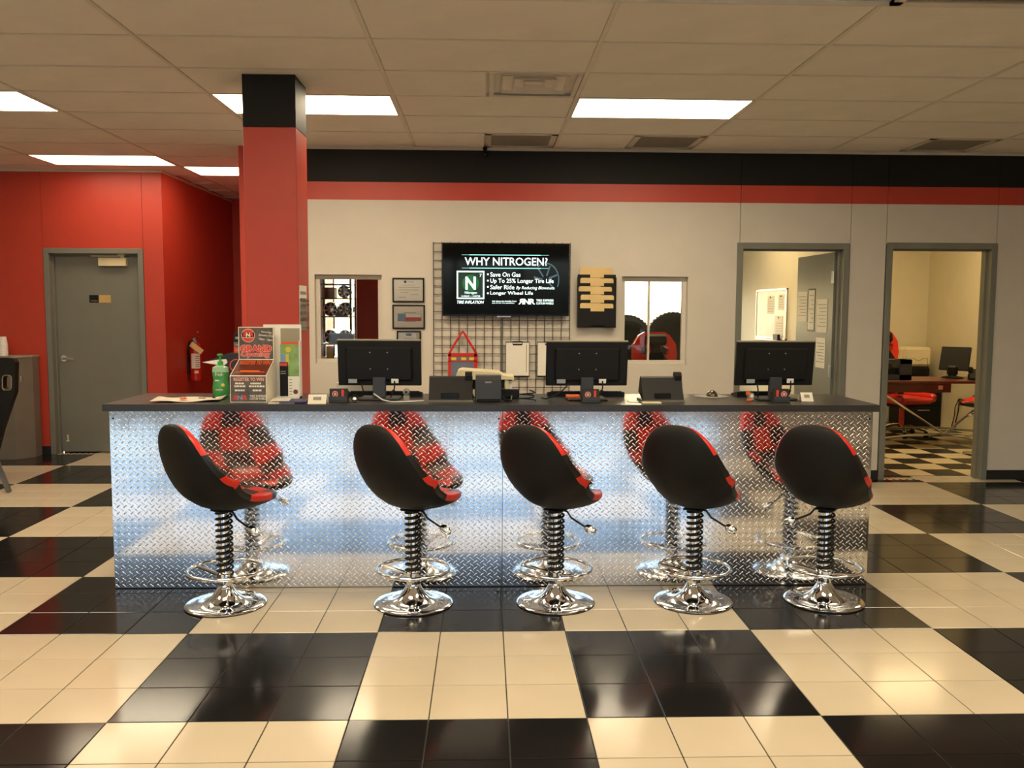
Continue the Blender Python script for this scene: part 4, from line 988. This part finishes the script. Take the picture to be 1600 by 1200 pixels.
me = shell_with_holes(out, [rslot(8, 587, 20, 608), rslot(-14, 587, -2, 608)], -.03, .03); me.materials.append(m_fabric); link('backrest', me, t)
q0, q1 = rs(7, 586), rs(21, 609)
for (px0, px1) in ((7, 21), (-15, -1)):
    R_ = rslot(px0, 586, px1, 609); MB().tube([(a, -.032, b) for a, b in R_], .005, 6, True).build('slot_rim', mat('bronze_trim', '#8a7d68', .35, .5), t)
MB().box(-.38, -.45, .42, .16, .02, .52, b=.03).build('seat_cushion', m_fabric, t)
lp = atz(14, 770, 0)
for sx in (0, -.42):
    MB().tube([(lp.x+4.40+sx, lp.y-3.45, .012), (lp.x+4.40-.34+sx*.4, .12, .47)], .024, 4).build('leg', mat('leg_grey', '#7c7d80', .35, .6), t)
for sx in (-.52, -.02): MB().tube([(sx-.1, -.40, .012), (sx*.7-.08, -.25, .44)], .02, 6).build('leg', mat('leg_grey', '#7c7d80', .35, .6), t)
# black cabinet and boxes beyond the counter, at the column
q = aty(353, 557, 3.6)
t = thing('black_cabinet', 'black cabinet with a sloping top standing beyond the counter', 'cabinet', (aty(372, 600, 3.3).x, 3.3, 0))
x0 = aty(341, 590, 3.3).x-t.location.x; x1 = aty(400, 590, 3.3).x-t.location.x
zt, z2 = aty(372, 552, 3.3).z, aty(335, 562, 3.3).z
MB().prism([(x0, 0), (x1, 0), (x1, zt), (x0+.09, zt), (x0-.06, z2), (x0-.05, z2-.03), (x0, z2-.05)], 'y', 0, .45).build('body', mat('cabinet_black', '#201f1f', .35), t)
L = MB(); disc(L, (0, -.0005, 0), UX, UZ, aty(369, 571, 3.3).x-t.location.x, aty(369, 571, 3.3).z, .055, .047); L.build('emblem', m_redp, t)
tz = aty(345, 566, 3.3).z
MB().prism([(x0-.13, tz), (x0+.0, tz+.022), (x0+.07, tz+.026), (x0+.085, tz), (x0+.06, tz-.022), (x0-.0, tz-.022)], 'y', -.012, .0).build('side_panel', m_whitep, t)
bx = aty(380, 552, 3.32)
z0 = zt
for k, (hh, mm, lb) in enumerate(((.05, m_redp, 'red striped carton on the black cabinet, under two darker cartons'), (.042, mat('grey_carton', '#5b5a58', .6), 'grey carton between the red and the black carton'), (.075, m_blackp, 'black carton with a silver oval on top of the cabinet pile'))):
    t = thing('parts_carton', lb, 'carton', (bx.x, 3.40, z0), 0, 'cartons on the black cabinet')
    MB().box(-.085, -.06, 0, .10, .10, hh, b=.002).build('carton', mm, t)
    L = MB(); patch(L, (0, -.06, 0), UX, UZ, -.07, .03, hh*.35, hh*.62); 
    if k == 2: disc(L, (0, -.06, 0), UX, UZ, .03, hh*.5, .03, .024, lift=.0008)
    L.build('print', m_print, t); z0 += hh

# ================================================================== OFFICES
# whiteboard
w0, w1 = atx(1232, 450, PX), atx(1184, 455, PX); zb_ = atx(1232, 532, PX).z
t = thing('whiteboard', 'whiteboard with pinned sheets on the lit office wall', 'whiteboard', (PX, w0.y, zb_)); wl_, wh_ = w1.y-w0.y, w0.z-zb_
MB().box(-.012, .015, .015, -.002, wl_-.015, wh_-.015).build('board', m_whitep, t)
MB().box(-.02, 0, 0, 0, wl_, .018).box(-.02, 0, wh_-.018, 0, wl_, wh_).box(-.02, 0, 0, 0, .018, wh_).box(-.02, wl_-.018, 0, 0, wl_, wh_).build('frame', m_brush, t)
for (y0, z0, dy, dz) in ((.45, .30, .25, .22), (.12, .04, .28, .24), (.1, .35, .2, .18)):
    n_ = MB().box(-.0145, y0, z0, -.012, y0+dy, z0+dz).build('pinned_sheet', m_paper, t)
    L = MB()
    for k in range(5): L.box(-.0149, y0+.02, z0+.03+k*.03, -.0145, y0+dy-.04, z0+.034+k*.03)
    L.build('print', m_print, n_); MB().box(-.02, y0+dy/2-.01, z0+dz-.03, -.0145, y0+dy/2+.01, z0+dz-.01).build('magnet', m_redp if k % 2 else m_ink, n_)
MB().box(-.05, .1, -.02, 0, wl_-.1, -.008).build('pen_tray', m_brush, t)
MB().box(-.045, .2, -.008, -.015, .36, .06).build('eraser', m_blackp, t)
# wheel of a tyre
def tyre(name, label, loc, rot, R=.36, W=.23, r=.22, group=None):
    t = link(name, None, None, loc, rot, label, 'tyre', group)
    MB().lathe([(r, -W*.42), (R*.8, -W*.5), (R*.95, -W*.44), (R, -W*.3), (R, W*.3), (R*.95, W*.44), (R*.8, W*.5), (r, W*.42), (r, -W*.42)], 40, axis='y').build('rubber', m_rubber, t)
    lm = MB()
    for k in range(40):
        a = 2*PI*k/40; lm.box(-.012, -W*.32, R-.004, .012, W*.32, R+.006)
        lm.v[-8:] = [tuple(Matrix.Rotation(a, 3, 'Y') @ Vector(p)) for p in lm.v[-8:]]
    lm.build('tread', m_rubber, t)
    MB().lathe([(r-.03, W*.4), (r, W*.42), (r, -W*.42), (r-.02, -W*.36), (r-.03, -W*.1), (.05, -W*.05), (0, -W*.12)], 32, axis='y').build('rim', m_dkgrey, t)
    return t
# office behind the right window: desk, tyres, racing chairs
p = aty(992, 500, 7.4); zt = aty(985, 487, 7.4).z
tb = thing('low_bench', 'dark bench under the tyres behind the right window', 'bench', (1.9, 7.45, 0))
MB().box(-.75, -.45, .74, .95, .5, .80, b=.006).build('bench_top', m_dkgrey, tb)
for sx in (-.7, .7):
    for sy in (-.24, .24): MB().box(sx-.025, sy-.025, 0, sx+.025, sy+.025, .74).build('leg', m_dkgrey, tb)
tyre('tyre', 'upright black tyre behind the right window, nearer the screen', (aty(985, 500, 7.2).x-.06, 7.2, .80+.352), (0, 0, rad(8)), .346, group='tyres in the office')
tyre('tyre', 'big upright black tyre behind the red chair in the right window', (aty(1052, 500, 7.72).x, 7.72, .80+.372), (0, 0, rad(-20)), .366, .24, .23, group='tyres in the office')
def racing_chair(label, loc, rz, accent, S=1.0):
    t = thing('racing_office_chair', label, 'office chair', loc, rz, 'racing office chairs')
    # faces local -Y
    for k in range(5):
        a = 2*PI*k/5+.3; c, s = math.cos(a), math.sin(a)
        lg = MB().tube([(0, 0, .13), (.12*c, .12*s, .125), (.29*c, .29*s, .08)], [.026, .022, .016], 8).build('base_leg', m_chrome, t)
        MB().lathe([(0, -.02), (.028, -.02), (.030, -.012), (.030, .012), (.028, .02), (0, .02)], 14, (.29*c, .29*s, .030), axis='x').box(.29*c-.016, .29*s-.016, .045, .29*c+.016, .29*s+.016, .075, b=.004).build('caster', m_blackp, lg)
    MB().cyl((0, 0, .12), (0, 0, .40), .03).build('gas_lift', m_redv, t)
    MB().box(-.25, -.27, .42, .25, .24, .50, b=.03).build('seat', m_redv if accent else m_fabric, t)
    for sx in (-1, 1): MB().box(sx*.27-.05, -.26, .44, sx*.27+.05, .22, .545, b=.03).build('seat_bolster', m_redv, t)
    MB().box(-.2, -.2, .38, .2, .2, .425, b=.01).build('seat_pan', m_blackp, t)
    prof = [(.18, .50), (.25, .62), (.27, .78), (.22, .94), (.27, 1.08), (.26, 1.22), (.18, 1.33), (.12, 1.36)]
    P = [(x, z) for x, z in prof]+[(-x, z) for x, z in prof[::-1]]
    ho = [[(sx*a, b) for a, b in ((.05, 1.12), (.16, 1.09), (.18, 1.17), (.10, 1.22))] for sx in (1, -1)]
    me = shell_with_holes(P, ho, .20, .27); me.name = 'backrest'; me.materials.append(m_redv); o = link('backrest', me, t, rot=(rad(-8), 0, 0))
    for sx in (-1, 1): MB().box(sx*.25-.05, .13, .62, sx*.25+.045, .25, .92, b=.03).build('back_bolster', m_whitep if accent else m_fabric, t, rot=(rad(-8), 0, 0))
    MB().prism([(-.15, .55), (.15, .55), (.15, 1.0), (.05, 1.14), (.05, 1.2), (-.05, 1.2), (-.05, 1.14), (-.15, 1.0)], 'y', .16, .205).build('back_cushion', m_fabric, t, rot=(rad(-8), 0, 0))
    MB().box(-.13, .12, 1.20, .13, .205, 1.33, b=.03).build('headrest', m_fabric, t, rot=(rad(-8), 0, 0))
    for sx in (-1, 1): MB().box(sx*.30-.02, -.02, .46, sx*.30+.02, .02, .66, b=.006).box(sx*.30-.035, -.15, .66, sx*.30+.035, .13, .69, b=.01).build('armrest', m_blackp, t)
    return t
cp = aty(1046, 540, 5.4)
racing_chair('red and black racing chair seen through the right window', (cp.x, 5.4, 0), rad(14), False)
dk = thing('office_desk', 'black desk with a bright sheen just behind the right window', 'desk', (1.75, 4.9, 0))
MB().box(-.75, -.3, .93, .65, .3, .97, b=.005).build('desk_top', m_blackg, dk)
for sx in (-.7, .6): MB().box(sx-.02, -.28, 0, sx+.02, .28, .93).build('leg_panel', m_blackp, dk)
MB().box(-.12, -.1, 0, .12, .1, .03, b=.003).build('paper_tray', m_whitep, loc=(1.35, 4.85, .97), label='white paper tray on the black desk behind the right window', cat='tray')
# store room behind the left window: rack, wheels, cartons
rk0, rk1 = aty(505, 500, 6.0).x-.02, aty(556, 500, 6.0).x-.03
rk = thing('wheel_rack', 'dark metal rack of wheels behind the left window', 'rack', ((rk0+rk1)/2, 6.0, 0)); rw = (rk1-rk0)/2
for sx in (-rw, rw):
    for sy in (-.18, .18): MB().box(sx-.012, sy-.012, 0, sx+.012, sy+.012, 2.3).build('post', m_dkgrey, rk)
shz = [aty(530, y, 6.0).z for y in (558, 536, 494, 466, 444)]
for z in shz: MB().box(-rw, -.2, z-.012, rw, .2, z).build('shelf', m_dkgrey, rk)
def alloy(label, x, z, R, y=5.95):
    t = thing('alloy_wheel', label, 'wheel', (x, y, z+R), 0, 'alloy wheels in the store room')
    MB().lathe([(R*.86, .09), (R, .085), (R*.97, .05), (R*.9, .02), (R*.9, -.05), (R, -.085), (R*.96, -.10), (R*.86, -.09), (R*.82, 0), (R*.86, .09)], 32, axis='y').build('rim', m_chrome, t)
    for k in range(7):
        a = 2*PI*k/7; sp_ = MB().box(-.014, -.085, .03, .014, -.06, R*.9, b=.004); sp_.v = [tuple(Matrix.Rotation(a, 3, 'Y') @ Vector(p)) for p in sp_.v]; sp_.build('spoke', m_chrome, t)
    MB().lathe([(0, -.10), (.03, -.095), (.045, -.08), (.045, -.05), (0, -.05)], 16, axis='y').build('hub', m_chrome, t)
for k, (px, i, R, nm) in enumerate(((541, 3, .072, 'top'), (520, 2, .08, 'upper'), (543, 2, .08, 'upper'), (520, 1, .08, 'middle'), (543, 1, .08, 'middle'))):
    alloy('chrome alloy wheel on the %s shelf of the store rack, %s' % (nm, 'nearer the bright window' if px < 530 else 'nearer the red wall'), aty(px, 500, 5.95).x-.01, shz[i], R)
MB().box(-.07, -.1, 0, .07, .1, .12, b=.003).build('carton', m_box, loc=(aty(511, 450, 5.98).x+.03, 5.98, shz[3]), label='brown carton on the top shelf of the store rack', cat='carton', group='store room cartons')
MB().box(-.05, -.05, 0, .05, .05, .14, b=.003).build('carton', m_box, loc=(aty(531, 475, 6.12).x, 6.12, shz[2]), label='brown carton on the upper shelf of the store rack', cat='carton', group='store room cartons')
st = thing('tyre_stand', 'dark pedestal under the flat tyre behind the left window', 'stand', (aty(533, 525, 4.9).x, 4.9, 0)); zt = aty(533, 536, 4.9).z
MB().lathe([(0, 0), (.16, 0), (.16, .02), (.03, .04), (.03, zt-.02), (.12, zt-.01), (.12, zt), (0, zt)], 24).build('pedestal', m_dkgrey, st)
tyre('tyre', 'small black tyre lying flat on a pedestal behind the left window', (st.location.x, 4.9, zt+.051), (rad(90), 0, 0), .125, .10, .07)
sb = thing('store_table', 'dark low table below the left window, inside the store room', 'table', (-1.5, 4.35, 0))
MB().box(-.25, -.25, aty(510, 560, 4.3).z-.03, .3, .25, aty(510, 560, 4.3).z).build('table_top', m_dkgrey, sb); tzz = aty(510, 560, 4.3).z
for sx in (-.22, .27):
    for sy in (-.22, .22): MB().box(sx-.02, sy-.02, 0, sx+.02, sy+.02, tzz-.03).build('leg', m_dkgrey, sb)
MB().box(-.03, -.04, 0, .03, .04, aty(515, 541, 4.3).z-tzz, b=.002).build('carton', m_box, loc=(aty(516, 550, 4.3).x, 4.3, tzz), label='small brown carton on the low store room table', cat='carton', group='store room cartons')
# far office: desk, chair, printer on cabinet, monitor, stool
dk = thing('cherry_desk', 'cherry wood desk with crossed silver legs in the far office', 'desk', (5.0, 5.95, 0))
MB().box(-.6, -.35, .745, .95, .35, .775, b=.004).build('desk_top', m_wood, dk)
MB().box(-.55, -.30, .64, .25, .30, .745, b=.003).build('drawer_box', m_wood, dk)
MB().box(.1, -.305, .675, .15, -.3, .72).build('drawer_pull', m_brush, dk)
for sx, a, b in ((-.5, .9, -.32), (.9, -.5, .32)): pass
MB().tube([(-.55, -.28, .64), (.2, -.28, .16), (.9, -.28, .15)], .012, 6).build('brace', m_brush, dk); MB().tube([(.92, -.28, .745), (.2, -.28, .16)], .012, 6).build('brace', m_brush, dk)
for sy in (-.28, .28): MB().tube([(-.58, sy, .10), (-.2, sy, .145), (.2, sy, .16), (.6, sy, .15), (.93, sy, .11)], .014, 6).build('foot_rail', m_brush, dk)
for sx in (-.58, .93):
    for sy in (-.28, .28): MB().box(sx-.02, sy-.02, 0, sx+.02, sy+.02, .745).build('leg', m_brush, dk)
racing_chair('red and white racing chair behind the cherry desk', (5.16, 6.62, 0), rad(20), True)
cx = aty(1442, 640, 7.4).x
t = thing('filing_cabinet', 'black two drawer filing cabinet behind the cherry desk', 'filing cabinet', (cx, 7.4, 0))
ct = aty(1440, 601, 7.4).z
MB().box(-.25, 0, 0, .25, .45, ct, b=.004).build('body', m_blackp, t)
for k in range(2):
    q = MB().box(-.235, -.012, .03+k*(ct-.05)/2, .235, 0, (k+1)*(ct-.05)/2+.01, b=.003).build('drawer', m_blackp, t); zz = .03+(k+.75)*(ct-.05)/2
    MB().box(-.08, -.03, zz, .08, -.012, zz+.012, b=.003).build('handle', m_brush, q)
px0, px1 = aty(1416, 560, 7.35).x, aty(1459, 560, 7.35).x; pz0, pz1 = aty(1440, 573, 7.35).z, aty(1440, 543, 7.35).z
t = thing('laser_printer', 'ivory laser printer on black paper trays', 'printer', ((px0+px1)/2, 7.42, ct)); h = (px1-px0)/2
for k in range(2): MB().box(-h*.95, 0, .0+k*(pz0-ct)/2, h*.95, .4, (k+.8)*(pz0-ct)/2, b=.006).build('paper_tray', m_blackp, t)
MB().box(-h*.9, .02, 0, h*.9, .4, pz0-ct).build('tray_core', m_dkgrey, t)
MB().box(-h, -.02, pz0-ct, h, .40, pz1-ct, b=.03).build('housing', m_ivory, t)
MB().box(-h-.06, .0, pz0-ct+.02, -h+.01, .38, pz1-ct-.005, b=.025).build('side_cover', m_ivory, t)
hz = pz1-pz0; zz = pz0-ct
MB().tube([(-h*.6, -.021, zz+.005), (-h*.6, -.021, zz+hz*.42), (-h*.3, -.021, zz+hz*.42), (-h*.05, -.021, zz+hz*.3), (h*.1, -.021, zz+hz*.3), (h*.35, -.021, zz+hz*.42), (h*.7, -.021, zz+hz*.42), (h*.7, -.021, zz+.005)], .004, 4).build('tray_outline', m_grille, t)
mp = aty(1496, 583, 5.95)
t = thing('computer_monitor', 'black monitor turned sideways on the cherry desk', 'monitor', (mp.x+.02, 6.08, .775), rad(-46))
Mx = Matrix.Translation((0, 0, .09)) @ Matrix.Rotation(rad(-18), 4, 'X')
MB().box(-.165, -.015, 0, .165, .015, .29, b=.005).xf(Mx).build('panel', m_blackp, t); MB().box(-.15, .015, .015, .15, .0165, .275).xf(Mx).build('display', m_screen, t)
MB().box(-.06, -.06, .03, .06, -.01, .15, b=.02).build('neck', m_blackp, t); MB().lathe([(0, 0), (.12, 0), (.12, .012), (.04, .03), (.04, .06), (0, .06)], 24, (0, -.02, 0)).build('stand_base', m_blackp, t)
hp = aty(1520, 597, 5.8)
t = thing('desk_phone', 'black desk phone with a pale stripe on the cherry desk', 'telephone', (hp.x+.02, 5.76, .775), rad(-20))
MB().prism([(-.08, 0), (.08, 0), (.085, .11), (.06, .125), (-.08, .03)], 'x', -.08, .08).build('body', m_blackp, t); MB().box(-.085, -.01, .06, -.04, .09, .15, b=.01).build('handset', m_blackp, t); MB().box(-.0875, .0, .07, -.085, .08, .085).build('stripe', m_whitep, t)
q0 = aty(1392, 562, 5.75); q1 = aty(1424, 598, 5.75)
t = thing('desk_organiser', 'dark open desk organiser at the end of the cherry desk', 'organiser', (q0.x-.12, 5.75, .775)); w_ = q1.x-q0.x+.12; hz = q0.z-.775
MB().box(0, 0, 0, .02, .2, hz).box(w_*.62, 0, 0, w_, .2, hz).box(0, 0, hz-.05, w_, .2, hz).box(0, 0, 0, w_, .2, .06).build('case', m_dkgrey, t)
for k in range(3): MB().box(.07+.06*k, .05, .06, .11+.06*k, .12, .11+.012*k).build('stamp', m_blackp, t)
t = copy_tree(proto); t['label'] = 'racing bar stool in the far office beside the cherry desk'; t.location = (aty(1538, 690, 5.2).x, 5.2, 0); t.rotation_euler = (0, 0, rad(95)); 
xq = 6.09; t = thing('wall_outlet', 'white wall outlet with black plugs below the cherry desk', 'outlet', (xq, 6.95, .42))
MB().box(-.008, -.06, -.06, 0, .06, .06, b=.002).build('plate', m_ivory, t); MB().box(-.04, -.045, -.02, -.008, -.01, .02, b=.004).build('plug', m_blackp, t)
MB().tube([(-.035, -.03, -.02), (-.04, -.03, -.14), (-.05, -.0, -.28), (-.04, .02, -.40)], .007, 6).tube([(-.012, .03, 0), (-.04, .05, -.1), (-.06, .02, -.2), (-.05, .07, -.3), (-.06, .1, -.41)], .006, 6).build('cord', m_blackp, t)
print('objects', len(bpy.data.objects), 'tris', sum(len(o.data.polygons) for o in bpy.data.objects if o.type == 'MESH'))
